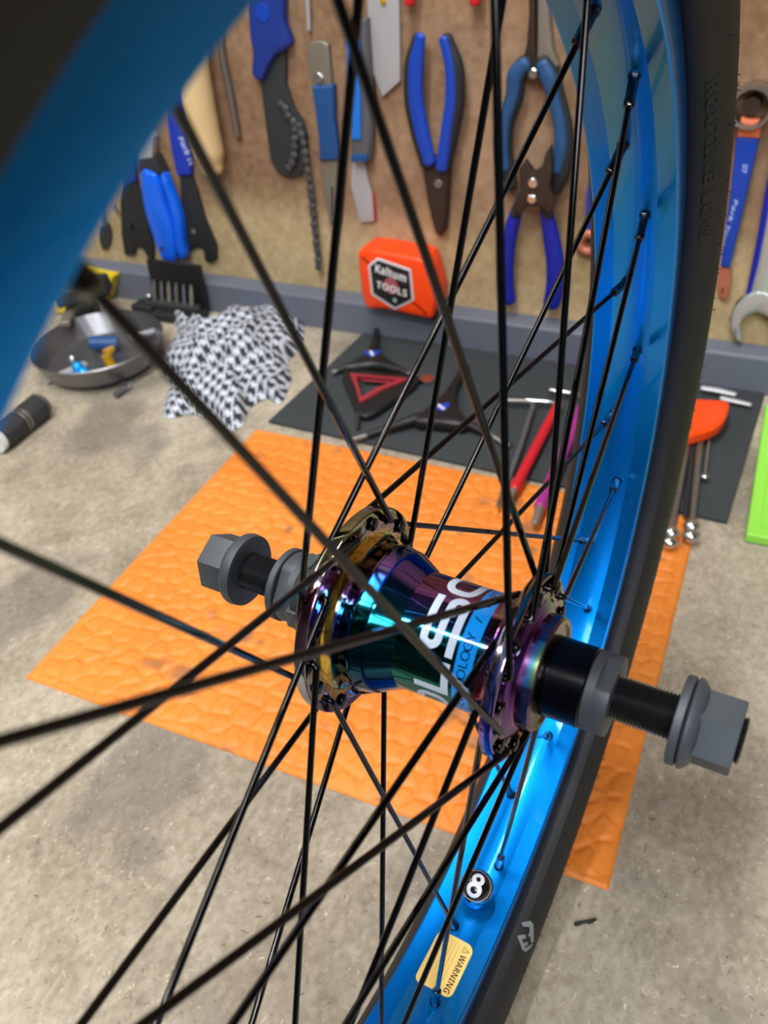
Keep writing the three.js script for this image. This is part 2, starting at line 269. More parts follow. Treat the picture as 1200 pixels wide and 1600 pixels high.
// tyre
const tyreHalf = [[14.0, 199], [14.3, 206.6], [15.6, 207.3], [17.6, 206.6], [19.8, 206.8], [21.6, 207.4]];
for (let p = -35; p <= 90; p += 5) { const r = 28 - (p > 52 && p < 62 ? 0.7 : 0) - (p > 72 && p < 82 ? 0.7 : 0); tyreHalf.push([r * Math.cos(p * D2R), 224 + r * Math.sin(p * D2R)]); }
const tyre = part('tyre', wf(revolve([...tyreHalf, ...tyreHalf.slice(0, -1).reverse().map(([x, r]) => [-x, r])], { seg: 240, crease: 0.5, closed: true })), mat.rubber, wheel);
const onTyre = (deg, psi, h = 0) => pol((28 + h) * Math.cos(psi * D2R), 224 + (28 + h) * Math.sin(psi * D2R), deg);
function bendOnTyre(g, fn, tess = 0.9) { // (s, t, h) of a flat shape -> tyre surface
  g = new TessellateModifier(tess, 5).modify(clean(g)); const p = g.attributes.position;
  for (let i = 0; i < p.count; i++) { const [d, q] = fn(p.getX(i), p.getY(i)), v = onTyre(d, q, p.getZ(i)); p.setXYZ(i, v.x, v.y, v.z); }
  g.deleteAttribute('normal'); g.computeVertexNormals(); return wf(g);
}
{
  const S = (pts) => new THREE.Shape(pts.map(([u, v]) => new THREE.Vector2((u - 965) / 4, (v - 640) / 4)));
  const A = S([[935, 572], [980, 562], [996, 580], [1004, 692], [992, 700], [980, 660], [962, 655], [975, 640], [978, 600], [940, 598]]);
  const B = S([[903, 655], [945, 645], [950, 668], [925, 676], [932, 700], [955, 690], [962, 708], [938, 718], [944, 728], [998, 706], [1000, 716], [945, 752], [926, 738]]);
  // s, t in hundredths of the tyre's own angles
  const f = (s, t) => [-121.9 + 0.0711 * s - 0.0563 * t, -28 + 0.901 * s + 0.397 * t];
  part('emblem', mergeGeometries([A, B].map((sh) => bendOnTyre(new THREE.ExtrudeGeometry(sh, { depth: 0.35, bevelEnabled: false }).translate(0, 0, 0.02), f, 1.6))), mat.rubberLogo, tyre);
  const font = await new FontLoader().loadAsync('fonts/droid/droid_sans_bold.typeface.json');
  const tg = new TextGeometry('ROUTINE LOW', { font, size: 5.6, depth: 0.3, curveSegments: 4, bevelEnabled: false });
  tg.computeBoundingBox(); const k = 74 / tg.boundingBox.max.x;
  part('moulded_lettering', bendOnTyre(tg, (s, t) => [-3.2 - s * k / 205 / D2R, -37.5 + t / 28 / D2R], 3), mat.rubber, tyre);
  const hairs = []; // moulding whiskers left on the shoulder
  for (let i = 0; i < 90; i++) { const a = rr(-135, 10), q = rr(-14, 12), b = onTyre(a, q), n = onTyre(a, q, rr(0.6, 1.5)); hairs.push(sweep([b, n.clone().add(V(0, rr(-.6, .6), rr(-.6, .6)))], [0.22, 0.16], { n: V(0.3, 0.5, 0.8), seg: 5, steps: 2, cap: false })); }
  const h = part('rubber_whiskers', wf(merge(hairs)), mat.rubber, tyre); h.userData.kind = 'stuff';
}
// hub
const hub = new THREE.Group(); hub.name = 'hub'; wheel.add(hub);
const barrelProf = [[-27.2, 26.4], [-26.7, 25.2], [-26.0, 24.3], [-25.2, 23.6], [-24.4, 23.2], [-22.8, 23.1], [-19.2, 23.8], [-18.6, 23.8], [-18.45, 23.5], [-18.3, 23.8], [-14.2, 23.0], [-13.6, 22.7], [-6.9, 18.9], [-6.4, 18.65]];
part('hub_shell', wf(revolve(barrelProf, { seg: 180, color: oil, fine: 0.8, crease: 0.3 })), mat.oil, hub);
// printed barrel: coating colours, painted-in sheen included, with the white and blue lettering
const barrelX0 = -6.4, barrelX1 = 21.4, BW = 2048, BH = 512;
const lin2s = (c) => { const f = (x) => Math.round(255 * (x <= 0.0031308 ? 12.92 * x : 1.055 * x ** (1 / 2.4) - 0.055)); return `rgb(${f(c[0])},${f(c[1])},${f(c[2])})`; };
function drawBarrel(x, w, h, mask) {
  const U = (a) => (1 - a / 360) * w, Vv = (mm) => (mm - barrelX0) / (barrelX1 - barrelX0) * h;    // reading direction: falling angle
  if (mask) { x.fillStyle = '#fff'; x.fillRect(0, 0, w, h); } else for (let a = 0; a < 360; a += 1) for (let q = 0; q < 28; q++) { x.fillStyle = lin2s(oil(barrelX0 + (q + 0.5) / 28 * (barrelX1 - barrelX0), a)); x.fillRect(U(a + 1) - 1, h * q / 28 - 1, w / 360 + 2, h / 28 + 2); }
  x.fillStyle = mask ? '#000' : '#1493f2'; x.fillRect(0, Vv(12.8), w, Vv(18.1) - Vv(12.8));
  if (!mask) { // thin scratches of the lathe
    x.fillStyle = 'rgba(10,12,30,0.9)'; x.textBaseline = 'alphabetic'; x.textAlign = 'center';
    const fs = (Vv(16.5) - Vv(13.9)) * 1.42; x.font = `${fs}px sans-serif`;
    const word = 'TECHNOLOGY / VIRTUAL REALITY';
    for (let i = 0; i < word.length; i++) { const a = 160 - i * 8.55; x.save(); x.translate(U(((a % 360) + 360) % 360), Vv(16.5)); x.scale(1.25, 1); x.fillText(word[i], 0, 0); x.restore(); }
  }
  x.strokeStyle = mask ? '#000' : '#cfdcf0'; x.lineCap = 'butt'; x.lineJoin = 'round';
  const T = Vv(2.35) - Vv(0), line = (pts) => { x.lineWidth = T; x.beginPath(); pts.forEach(([a, m, k], i) => (i ? x.lineTo(U(a), Vv(m)) : x.moveTo(U(a), Vv(m)))); x.stroke(); };
  const ell = (aL, aR, m0, m1, s = 0, e = Math.PI * 2) => { // a rounded letter bowl between two angles
    x.lineWidth = T; x.beginPath(); const n = 48; for (let i = 0; i <= n; i++) { const t = s + (e - s) * i / n, c = Math.cos(t), q = Math.sin(t), sg = (v, p) => Math.sign(v) * Math.abs(v) ** p; const a = (aL + aR) / 2 + (aL - aR) / 2 * -sg(c, 0.62), m = (m0 + m1) / 2 + (m1 - m0) / 2 * sg(q, 0.62); i ? x.lineTo(U(a), Vv(m)) : x.moveTo(U(a), Vv(m)); } x.stroke();
  };
  const S = (a0) => { // a0: right end of the letter
    const arc = (pts) => pts; const P = [[a0, 1.75]]; P.push([a0 + 42, 1.75]); for (let i = 0; i <= 10; i++) { const t = i / 10 * Math.PI; P.push([a0 + 42 + 6.5 * Math.sin(t), 1.75 + 2.2 * (1 - Math.cos(t))]); }
    P.push([a0 + 8, 6.15]); for (let i = 0; i <= 10; i++) { const t = i / 10 * Math.PI; P.push([a0 + 8 - 6.5 * Math.sin(t), 6.15 + 2.2 * (1 - Math.cos(t))]); } P.push([a0 + 55, 10.5]); line(P);
  };
  ell(47 - 3.5, -4, 1.6, 10.5); ell(360 + 43.5, 356, 1.6, 10.5); S(52); line([[143, 0.7], [143, 10.5]]); line([[146.6, 10.45], [112, 10.45]]); ell(197, 155, 1.6, 10.5);
  line([[250, 0.7], [250, 10.5], [215, 10.5]]); S(262); ell(345, 312, 1.6, 10.5);
}
const barrelMap = canvasTex(BW, BH, (x, w, h) => drawBarrel(x, w, h, false)), barrelMask = canvasTex(BW, BH, (x, w, h) => drawBarrel(x, w, h, true)); barrelMask.colorSpace = THREE.NoColorSpace;
{
  const prof = []; for (let i = 0; i <= 20; i++) prof.push([barrelX0 + (barrelX1 - barrelX0) * i / 20, 18.65]);
  const g = revolve(prof, { seg: 180 }); const p = g.attributes.position, u = g.attributes.uv;
  for (let t = 0; t < p.count; t += 3) { const A = [0, 1, 2].map((k) => (Math.atan2(p.getZ(t + k), p.getY(t + k)) / D2R + 360) % 360); const mx = Math.max(...A); for (let k = 0; k < 3; k++) { let a = A[k]; if (mx - a > 180) a += 360; u.setXY(t + k, 1 - a / 360, 1 - (p.getX(t + k) - barrelX0) / (barrelX1 - barrelX0)); } }
  barrelMap.wrapS = barrelMask.wrapS = THREE.RepeatWrapping;
  part('printed_barrel', wf(g), MP({ map: barrelMap, metalnessMap: barrelMask, metalness: 1, roughness: 0.085 }), hub).userData.label = 'barrel printed with bold white letters over a light blue band';
}
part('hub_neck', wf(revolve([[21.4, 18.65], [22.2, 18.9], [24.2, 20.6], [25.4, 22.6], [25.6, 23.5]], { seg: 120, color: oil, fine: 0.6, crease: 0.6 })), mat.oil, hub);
function flange(x0, x1, r, rh, holeOff, inner, col) {
  const s = new THREE.Shape(); s.absarc(0, 0, r, 0, Math.PI * 2);
  const hole = (q, rad) => { const p = new THREE.Path(); p.absarc(q[0], q[1], rad, 0, Math.PI * 2, true); return p; };
  s.holes.push(hole([0, 0], inner));
  for (let k = 0; k < 18; k++) { const a = (holeOff + 20 * k) * D2R; s.holes.push(hole([rh * Math.cos(a), rh * Math.sin(a)], 1.35)); }
  const b = 0.5, g = new THREE.ExtrudeGeometry(s, { depth: x1 - x0 - 2 * b, bevelEnabled: true, bevelThickness: b, bevelSize: b, bevelOffset: -b, bevelSegments: 3, curveSegments: 64 });
  g.translate(0, 0, x0 + b); // (x, y, z) -> axle along x
  g.applyMatrix4(new THREE.Matrix4().set(0, 0, 1, 0, 1, 0, 0, 0, 0, 1, 0, 0, 0, 0, 0, 1));
  return wf(tintAll(toCreasedNormals(g, 0.6), col));
}
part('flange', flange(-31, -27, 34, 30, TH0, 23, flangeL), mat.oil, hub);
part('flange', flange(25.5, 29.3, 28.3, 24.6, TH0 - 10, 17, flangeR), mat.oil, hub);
part('bearing_collar', wf(revolve([[29.2, 21.5], [29.9, 20.2], [30.7, 18.4], [31.2, 17.4], [35.2, 17.25], [35.9, 16.7], [36, 15.2], [35.4, 14.9], [35.4, 12]], { seg: 120, crease: 0.45, fine: 0.5, color: (x, a, r) => r > 17.1 && x > 31 ? ramp([[31, [1, 0.35, 0.75]], [32.3, [0.62, 0.35, 1]], [33.6, [0.1, 0.75, 1]], [34.6, [0.75, 0.95, 0.35]], [36, [0.8, 0.6, 0.3]]].map(([t, c]) => [t, mix3(c, a < 66 || a > 108 ? cPlum : c, 0.85)]), x) : r < 16.8 ? [0.16, 0.13, 0.1] : [0.13, 0.045, 0.22] })), mat.oilBrushed, hub);  // rainbow highlight painted on the side facing the camera, plum elsewhere
part('spacer_sleeve', wf(revolve([[35, 11.9], [47.2, 11.85], [47.5, 11.5], [47.5, 7]], { seg: 96, crease: 0.5 })), mat.gloss, hub);
function threadProf(x0, x1, r, pitch) { const P = [[x0, r - 1]]; for (let x = x0; x < x1 - 1e-6; x += pitch) P.push([x, r - 0.55], [x + pitch * 0.5, r]); P.push([x1, r - 0.55], [x1, 0.01]); return P; }
part('axle', wf(mergeGeometries([revolve(threadProf(47, 89, 6.5, 1.0), { seg: 64, crease: 0.3 }), revolve(threadProf(47, 89, 6.5, 1.0).map(([x, r]) => [-x, r]), { seg: 64, crease: 0.3 }), revolve([[-48, 7], [48, 7]], { seg: 32 })])), mat.threadM, hub);
// nut with its collar, pressed washer: mirrored for the other end
function nutGeo(sgn, vertexDeg) {
  const s = new THREE.Shape(); for (let i = 0; i < 6; i++) { const a = (vertexDeg + 60 * i) * D2R, q = [10.6 * Math.cos(a), 10.6 * Math.sin(a)]; i ? s.lineTo(...q) : s.moveTo(...q); } s.closePath();
  const hp = new THREE.Path(); hp.absarc(0, 0, 6.6, 0, Math.PI * 2, true); s.holes.push(hp);
  const b = 0.45, g = new THREE.ExtrudeGeometry(s, { depth: 10.6 - 2 * b, bevelEnabled: true, bevelThickness: b, bevelSize: b, bevelOffset: -b, bevelSegments: 3, curveSegments: 40 });
  g.translate(0, 0, 77 + b); g.applyMatrix4(new THREE.Matrix4().set(0, 0, sgn, 0, 1, 0, 0, 0, 0, 1, 0, 0, 0, 0, 0, 1));
  let hex = clean(toCreasedNormals(g, 0.5)); hex = flipIfNeeded(hex);
  const col = revolve([[sgn > 0 ? 74.3 : 72.3, 6.6], [sgn > 0 ? 74.3 : 72.3, 11.6], [sgn > 0 ? 74.7 : 72.6, 12.4], [75.0, 12.7], [76.0, 12.4], [77.4, 10.9], [78.2, 9.6], [78.2, 6.6]].map(([x, r]) => [x * sgn, r]), { seg: 80, crease: 0.7, closed: true });
  return wf(mergeGeometries([hex, clean(col)]));
}
const washer = (sgn, d = 0) => wf(revolve([[71.5, 6.6], [71.5, 12.1], [71.8, 12.5], [73.7, 12.5], [74.0, 12.2], [74.0, 6.6]].map(([x, r]) => [(x + d) * sgn, r]), { seg: 80, crease: 0.5, closed: true }));
part('axle_nut', nutGeo(1, 91.4 - 13), mat.phosphate, hub); part('axle_nut', nutGeo(-1, 91.4 + 14.6), mat.phosphate, hub);
part('washer', washer(1), mat.phosphate, hub); part('washer', washer(-1, -16.6), mat.phosphate, hub);
// cone nuts with two spanner flats
function coneNut(sgn, r, flatA) {
  const s = new THREE.Shape(), n = 72; for (let i = 0; i < n; i++) { const a = i / n * 360, d = Math.abs(((a - flatA + 540) % 180) - 90); let q = r; const lim = 10.2 / Math.cos(Math.min(89, Math.abs(((a - flatA + 90) % 180 + 180) % 180 - 90)) * D2R); q = Math.min(r, lim); const p = [q * Math.cos(a * D2R), q * Math.sin(a * D2R)]; i ? s.lineTo(...p) : s.moveTo(...p); } s.closePath();
  const g = new THREE.ExtrudeGeometry(s, { depth: 4.2, bevelEnabled: true, bevelThickness: 0.3, bevelSize: 0.3, bevelOffset: -0.3, bevelSegments: 2 }); g.translate(0, 0, 50.2); g.applyMatrix4(new THREE.Matrix4().set(0, 0, sgn, 0, 1, 0, 0, 0, 0, 1, 0, 0, 0, 0, 0, 1));
  const ring = revolve([[47.6, 6], [47.6, r - 0.3], [47.9, r], [50.4, r], [50.6, r - 0.3], [50.6, 6]].map(([x, q]) => [x * sgn, q]), { seg: 80, closed: true });
  return wf(mergeGeometries([flipIfNeeded(clean(toCreasedNormals(g, 0.5))), clean(ring)]));
}
part('cone_nut', coneNut(1, 11.6, 62), mat.phosphate, hub);
part('cone_nut', coneNut(-1, 11.9, 100), mat.phosphate, hub);
part('driver_body', wf(revolve([[-31, 21], [-34.4, 20.6], [-34.6, 14.2], [-46.5, 13.6], [-47, 13], [-47, 7]], { seg: 96, crease: 0.5 })), mat.softBlack, hub);
{ // nine-tooth driver cog and a notched lock ring
  const s = new THREE.Shape(), N = 9; for (let i = 0; i < N; i++) for (const [f, r] of [[0, 15.6], [0.2, 15.2], [0.36, 17.6], [0.44, 20.2], [0.56, 20.2], [0.64, 17.6], [0.8, 15.2]]) { const a = ((i + f) * 40 + 68) * D2R, q = [r * Math.cos(a), r * Math.sin(a)]; i || f ? s.lineTo(...q) : s.moveTo(...q); } s.closePath();
  const ext = (sh, d, x, m = 0.3) => { const g = new THREE.ExtrudeGeometry(sh, { depth: d, bevelEnabled: true, bevelThickness: m, bevelSize: m, bevelOffset: -m, bevelSegments: 2 }); g.translate(0, 0, x); g.applyMatrix4(new THREE.Matrix4().set(0, 0, -1, 0, 1, 0, 0, 0, 0, 1, 0, 0, 0, 0, 0, 1)); return wf(flipIfNeeded(clean(toCreasedNormals(g, 0.5)))); };
  part('driver_cog', ext(s, 2.6, 36.6), mat.phosphate, hub);
  const l = new THREE.Shape(); for (let i = 0; i < 4; i++) for (const [f, r] of [[0, 12.4], [0.3, 12.4], [0.34, 14.6], [0.62, 14.6], [0.66, 12.4], [0.98, 12.4]]) { const a = ((i + f) * 90 + 96) * D2R, q = [r * Math.cos(a), r * Math.sin(a)]; i || f ? l.lineTo(...q) : l.moveTo(...q); } l.closePath();
  part('lock_ring', ext(l, 3.2, 44.2), mat.phosphate, hub);
}
// 36 spokes, three-cross, each with its nipple
const nipProf = [[0, 0.02], [0, 2.35], [0.5, 2.45], [1.2, 2.0], [2.0, 1.85], [9.6, 1.85], [10.2, 2.0], [11.3, 1.95], [12.2, 1.5], [12.4, 1.0]];
for (let k = 0; k < 36; k++) {
  const left = k % 2 === 0, a = TH0 - 10 * k, N = pol(left ? -2.7 : 4.38, 191.6, a);
  const sg = left ? (k % 4 === 0 ? 1 : -1) : (k % 4 === 1 ? 1 : -1), outside = sg > 0;
  const h = a + sg * 60, rh = left ? 30 : 24.6, sx = left ? -1 : 1, xin = left ? -27 : 25.5, xout = left ? -31 : 29.3;
  const from = outside ? xin - sx * 1.0 : xout + sx * 1.0, to = outside ? xout + sx * 1.5 : xin - sx * 1.5;
  const H = pol(to, rh, h), dir = N.clone().sub(H).normalize(), tip = N.clone().addScaledVector(dir, -5);
  const pts = [pol(from, rh, h), pol((from + to) / 2, rh, h), pol(to - (outside ? sx : -sx) * 0.9, rh, h), H.clone().addScaledVector(dir, 0.6), H.clone().addScaledVector(dir, 2.2), H.clone().addScaledVector(dir, 30), tip];
  const g = sweep(pts, [1.02], { n: pol(0, 1, h + 37), seg: 14, steps: 1, straight: true, cap: false });
  const head = new THREE.LatheGeometry([[0, 0], [1.5, 0], [2.1, 0.4], [2.2, 0.9], [1.9, 1.3], [0.9, 1.6], [0, 1.65]].map(([x, y]) => new THREE.Vector2(x, y)), 16); head.rotateZ(outside === left ? -Math.PI / 2 : Math.PI / 2);
  const hb = pol(outside ? xin : xout, rh, h); head.translate(hb.x, hb.y, hb.z);
  const sp = part('spoke', wf(merge([g, head])), mat.spoke, wheel);
  const q = new THREE.Quaternion().setFromUnitVectors(V(0, 1, 0), dir.clone().negate());
  const ng = new THREE.LatheGeometry(nipProf.map(([y, r]) => new THREE.Vector2(r, y)), 8); ng.applyQuaternion(q); ng.translate(N.x, N.y, N.z);
  part('nipple', wf(toCreasedNormals(ng, 0.5)), mat.nipple, sp);
}
{ // valve between two spokes, with a ball-shaped cap numbered 8
  const va = TH0 - 135, c = pol(1.2, 181.2, va), inw = pol(0, -1, va), q = new THREE.Quaternion().setFromUnitVectors(V(0, 1, 0), inw);
  const st = new THREE.LatheGeometry([[0, 0], [5.4, 0], [5.4, 1.2], [4.6, 2.0], [3.9, 2.3], [3.9, 5], [0, 5]].map(([x, y]) => new THREE.Vector2(x, y)), 32); st.applyQuaternion(q); const b = pol(0.4, 192, va); st.translate(b.x, b.y, b.z);
  part('valve_stem', wf(toCreasedNormals(st, 0.6)), mat.anodBlue, rim);
  const tex = canvasTex(512, 512, (x, w, h) => {
    x.fillStyle = '#0c0d0f'; x.fillRect(0, 0, w, h);
    x.strokeStyle = '#cfd3d8'; x.lineWidth = 11; x.beginPath(); x.arc(256, 256, 205, 0, 7); x.stroke();
    x.strokeStyle = '#dfe3e8'; x.lineWidth = 50; x.beginPath(); x.arc(256, 186, 54, 0, 7); x.stroke(); x.beginPath(); x.arc(256, 316, 70, 0, 7); x.stroke();
  });
  const ball = new THREE.SphereGeometry(7.7, 48, 32), cyl = new THREE.CylinderGeometry(3.7, 3.9, 4, 24).translate(0, -7.5, 0);
  // the number's disc looks towards the camera side of the cap: uv from that axis
  const face = V(0.03, -0.01, 0.39).sub(V(0, 0, 0)); const camW = V(80, -6.3, 251.8).sub(c).normalize(), upv = inw.clone().multiplyScalar(0.2).add(V(0.1, 1, 0)).normalize();
  const ax = camW.clone().multiplyScalar(0.9).addScaledVector(inw, 0.35).normalize(), rt = upv.clone().cross(ax).normalize(), up = ax.clone().cross(rt).normalize();
  const g = ball, p = g.attributes.position, u = g.attributes.uv; const w = V();
  for (let i = 0; i < p.count; i++) { w.fromBufferAttribute(p, i).divideScalar(7.7); const ang = Math.acos(Math.min(1, Math.max(-1, w.dot(ax)))), rx = w.dot(rt), ry = w.dot(up), l = Math.hypot(rx, ry) || 1, f = Math.min(0.495, ang * 0.4 / 1.0); u.setXY(i, 0.5 + rx / l * f, 0.5 + ry / l * f); }
  g.translate(c.x, c.y, c.z); cyl.applyQuaternion(q); cyl.translate(c.x, c.y, c.z);
  part('valve_cap', wf(merge([g, (() => { const k = cyl; const uu = k.attributes.uv; for (let i = 0; i < uu.count; i++) uu.setXY(i, 0.01, 0.01); return k; })()])), MP({ map: tex, roughness: 0.2, clearcoat: 0.5 }), rim).userData.label = 'black ball-shaped valve cap with a white number 8';
}
{ // yellow warning sticker on the spoke bed
  const x0 = -8.2, x1 = 9.2, a0 = -128.5, a1 = -136.0, tex = canvasTex(768, 512, (x, w, h) => {
    x.fillStyle = '#f2cf78'; x.fillRect(0, 0, w, h); x.fillStyle = '#3c2410'; x.font = 'bold 104px sans-serif'; x.textBaseline = 'alphabetic'; x.textAlign = 'left'; x.save(); x.translate(168, 120); x.scale(560 / x.measureText('WARNING').width, 1); x.fillText('WARNING', 0, 0); x.restore();
    x.strokeStyle = '#6f7a2c'; x.lineWidth = 9; x.beginPath(); x.moveTo(60, 118); x.lineTo(100, 40); x.lineTo(142, 118); x.closePath(); x.stroke(); x.fillStyle = '#6f7a2c'; x.fillRect(96, 66, 8, 28); x.fillRect(96, 100, 8, 8);
    x.fillStyle = '#a5803c'; x.font = '24px sans-serif'; ['Do not exceed the maximum pressure of the tyre', 'Check spoke tension and rim wear before each ride', 'Read the owner manual before use of this wheel', 'Improper fitting may lead to serious injury', 'Keep the rim clean and free of oil or grease', 'Replace the rim when damaged'].forEach((s, i) => x.fillText(s, 60, 190 + i * 50));
  });
  const bed = (x) => { x = Math.abs(x); for (let i = 1; i < rimHalf.length; i++) if (x <= rimHalf[i][0]) { const [p, q] = [rimHalf[i - 1], rimHalf[i]]; return p[1] + (q[1] - p[1]) * (x - p[0]) / (q[0] - p[0]); } return 192; };
  // rows across the bed, shortened at the rounded corners; folded over the crown of the bed
  const rows = [0, 0.25, 0.6, 1.1, 1.8, 2.6, 3.2]; const Hh = x1 - x0, W = 25.2, r = 3.2, T = [...rows, ...Array.from({ length: 15 }, (_, i) => 3.2 + (Hh - 6.4) * (i + 1) / 16), ...rows.map((q) => Hh - q).reverse()], nS = 36, pos = [], uv = [], idx = [];
  T.forEach((t) => { const d = Math.min(t, Hh - t), c = d < r ? r - Math.sqrt(Math.max(0, r * r - (r - d) ** 2)) : 0; for (let k = 0; k <= nS; k++) { const S = c + (W - 2 * c) * k / nS, x = x0 + t, v = pol(x, bed(x) - 0.13, a0 + (a1 - a0) * S / W); pos.push(v.x, v.y, v.z); uv.push(S / W, t / Hh); } });
  for (let i = 0; i < T.length - 1; i++) for (let k = 0; k < nS; k++) { const a = i * (nS + 1) + k, b = a + nS + 1; idx.push(a, a + 1, b, b, a + 1, b + 1); }
  const g = new THREE.BufferGeometry(); g.setAttribute('position', new THREE.Float32BufferAttribute(pos, 3)); g.setAttribute('uv', new THREE.Float32BufferAttribute(uv, 2)); g.setIndex(idx); g.computeVertexNormals();
  part('warning_sticker', wf(g), M({ map: tex, roughness: 0.5, side: THREE.DoubleSide }), rim).userData.label = 'yellow warning sticker with dark lettering';
}
// ------------------------------------------------------------------ the mats on the bench
function quadMat(pts, y0, y1, b) { const s = new THREE.Shape(pts.map(([x, z]) => new THREE.Vector2(x, -z))); const g = new THREE.ExtrudeGeometry(s, { depth: y1 - y0 - 2 * b, bevelEnabled: true, bevelThickness: b, bevelSize: b, bevelOffset: -b, bevelSegments: 2 }); g.rotateX(-Math.PI / 2); g.translate(0, y0 + b, 0); return toCreasedNormals(g, 0.6); }
{ // orange rubber mat with a moulded cobble relief: a grid lifted by Voronoi cells
  const A = [-0.4493, -0.552], B = [-0.436, -0.2281], C = [-0.0272, -0.2371], D = [-0.0398, -0.557], nu = 330, nv = 270, cell = 0.0148;
  const seedPt = (i, j) => [(i + 0.15 + 0.7 * hash2(i, j, 5)) * cell, (j + 0.15 + 0.7 * hash2(i, j, 6)) * cell];
  const pos = [], idx = [];
  for (let j = 0; j <= nv; j++) for (let i = 0; i <= nu; i++) {
    const u = i / nu, v = j / nv, x = (A[0] * (1 - u) + D[0] * u) * (1 - v) + (B[0] * (1 - u) + C[0] * u) * v, z = (A[1] * (1 - u) + D[1] * u) * (1 - v) + (B[1] * (1 - u) + C[1] * u) * v;
    const ci = Math.floor(x / cell), cj = Math.floor(z / cell); let d1 = 9, d2 = 9, id = 0;
    for (let a = -1; a <= 1; a++) for (let b = -1; b <= 1; b++) { const s = seedPt(ci + a, cj + b), d = Math.hypot((s[0] - x) * (0.85 + 0.3 * hash2(ci + a, cj + b, 8)), s[1] - z); if (d < d1) { d2 = d1; d1 = d; id = hash2(ci + a, cj + b, 9); } else if (d < d2) d2 = d; }
    const e = Math.min(1, (d2 - d1) / (cell * 0.42)), dome = e * e * (3 - 2 * e), edge = Math.min(1, Math.min(u, 1 - u) * nu / 7, Math.min(v, 1 - v) * nv / 7);
    const h = 0.0018 + edge * (dome * (0.00085 + 0.0005 * id) - 0.0003 * (1 - dome)) + 0.0001 * vnoise(x * 300, z * 300, 3);
    const inE = Math.min(i, nu - i, j, nv - j) === 0; pos.push(x, inE ? 0.0003 : h, z);
  }
  for (let j = 0; j < nv; j++) for (let i = 0; i < nu; i++) { const a = j * (nu + 1) + i, b = a + nu + 1; idx.push(a, b, a + 1, a + 1, b, b + 1); }
  const g = new THREE.BufferGeometry(); g.setAttribute('position', new THREE.Float32BufferAttribute(pos, 3)); g.setIndex(idx); g.computeVertexNormals(); planarUV(g, (x, y, z) => [x * 2, z * 2]);
  const tex = dataTex(512, 512, (u, v) => { const n = fbm(u * 8, v * 8, 4, 41, 8), f = vnoise(u * 200, v * 200, 2, 200), s = fbm(u * 22, v * 22, 3, 51, 22); let c = [230 + (n - 0.5) * 14, 134 + (n - 0.5) * 22, 48 + (n - 0.5) * 20]; c = c.map((q) => q + (f - 0.5) * 10); if (s > 0.7) c = mix3(c, [150, 100, 70], Math.min(0.7, (s - 0.7) * 6)); return c; });
  solo('bench_mat', g, M({ map: tex, roughness: 0.55 }), 'orange rubber mat with a cobbled relief lying on the bench', 'mat');
  solo('bench_mat', quadMat([[-0.4357, -0.7555], [-0.4432, -0.5657], [-0.0186, -0.5578], [-0.0165, -0.7555]], 0.0002, 0.0034, 0.0006), mat.darkMat, 'dark grey flat mat holding the small tools behind the orange one', 'mat');
}
// ------------------------------------------------------------------ tools hanging on the wall
const LW = 0.0006; // gap to the board
function plateUV(g) { g.computeBoundingBox(); const b = g.boundingBox; return planarUV(g, (x, y) => [(x - b.min.x) / (b.max.x - b.min.x), (y - b.min.y) / (b.max.y - b.min.y)]); }
{ // bright blue pliers
  const t = thing('pliers', 'pliers with two bright blue handles hanging beside black forked wrenches', 'pliers');
  part('handle', wallPlate([[218, 271], [230, 269], [243, 280], [252, 313], [265, 356], [271, 406], [262, 409], [250, 404], [234, 362], [221, 317]], 0.006, 0.016, { bevel: 0.005, smooth: 4, holes: [] }), mat.brightBlue, t);
  part('handle', wallPlate([[250, 273], [256, 278], [267, 302], [280, 341], [284, 380], [288, 402], [281, 406], [273, 386], [267, 345], [256, 302]], 0.004, 0.013, { bevel: 0.004, smooth: 4 }), mat.brightBlue, t);
  part('rivet', discW(253, 389, 0.0218, 3.4, 0.0008), mat.softBlack, t);
  part('jaw', wallPlate([[214, 214], [226, 196], [238, 214], [237, 248], [215, 250]], 0.006, 0.010), mat.paleMetal, t);
  part('pivot_collar', wallPlate([[214, 248], [240, 246], [252, 272], [218, 271]], LW, 0.016), mat.charcoal, t);
}
const forkLeft = thing('forked_wrench', 'black flat forked wrench hanging to the left of the bright blue pliers', 'wrench');
part('fork', wallPlate([[198, 270], [213, 284], [221, 315], [232, 352], [239, 384], [239, 408], [229, 402], [222, 388], [212, 386], [209, 399], [194, 399], [189, 367], [187, 315], [190, 290]], LW, 0.005, { bevel: 0.0015, holes: [[[204, 345], [210, 350], [211, 362], [206, 364], [203, 355]]] }), mat.softBlack, forkLeft);
part('grip', wallPlate([[150, 180], [182, 170], [206, 240], [212, 284], [192, 292], [178, 250]], LW, 0.007, { bevel: 0.002 }), mat.navy, forkLeft);
{
  const t = thing('spoke_key', 'small dark flat key half hidden at the foot of the near rim', 'wrench');
  part('blade', wallPlate([[156, 352], [168, 350], [173, 370], [168, 388], [160, 390], [154, 372]], LW, 0.004, { smooth: 3, bevel: 0.001 }), mat.charcoal, t);
  part('shank', wallSweep([[150, 300], [158, 330], [162, 352]], [4, 4], 0.004), mat.steel, t);
  part('tip', wallSweep([[176, 318], [183, 332]], [3, 3], 0.004), mat.chrome, t);
}
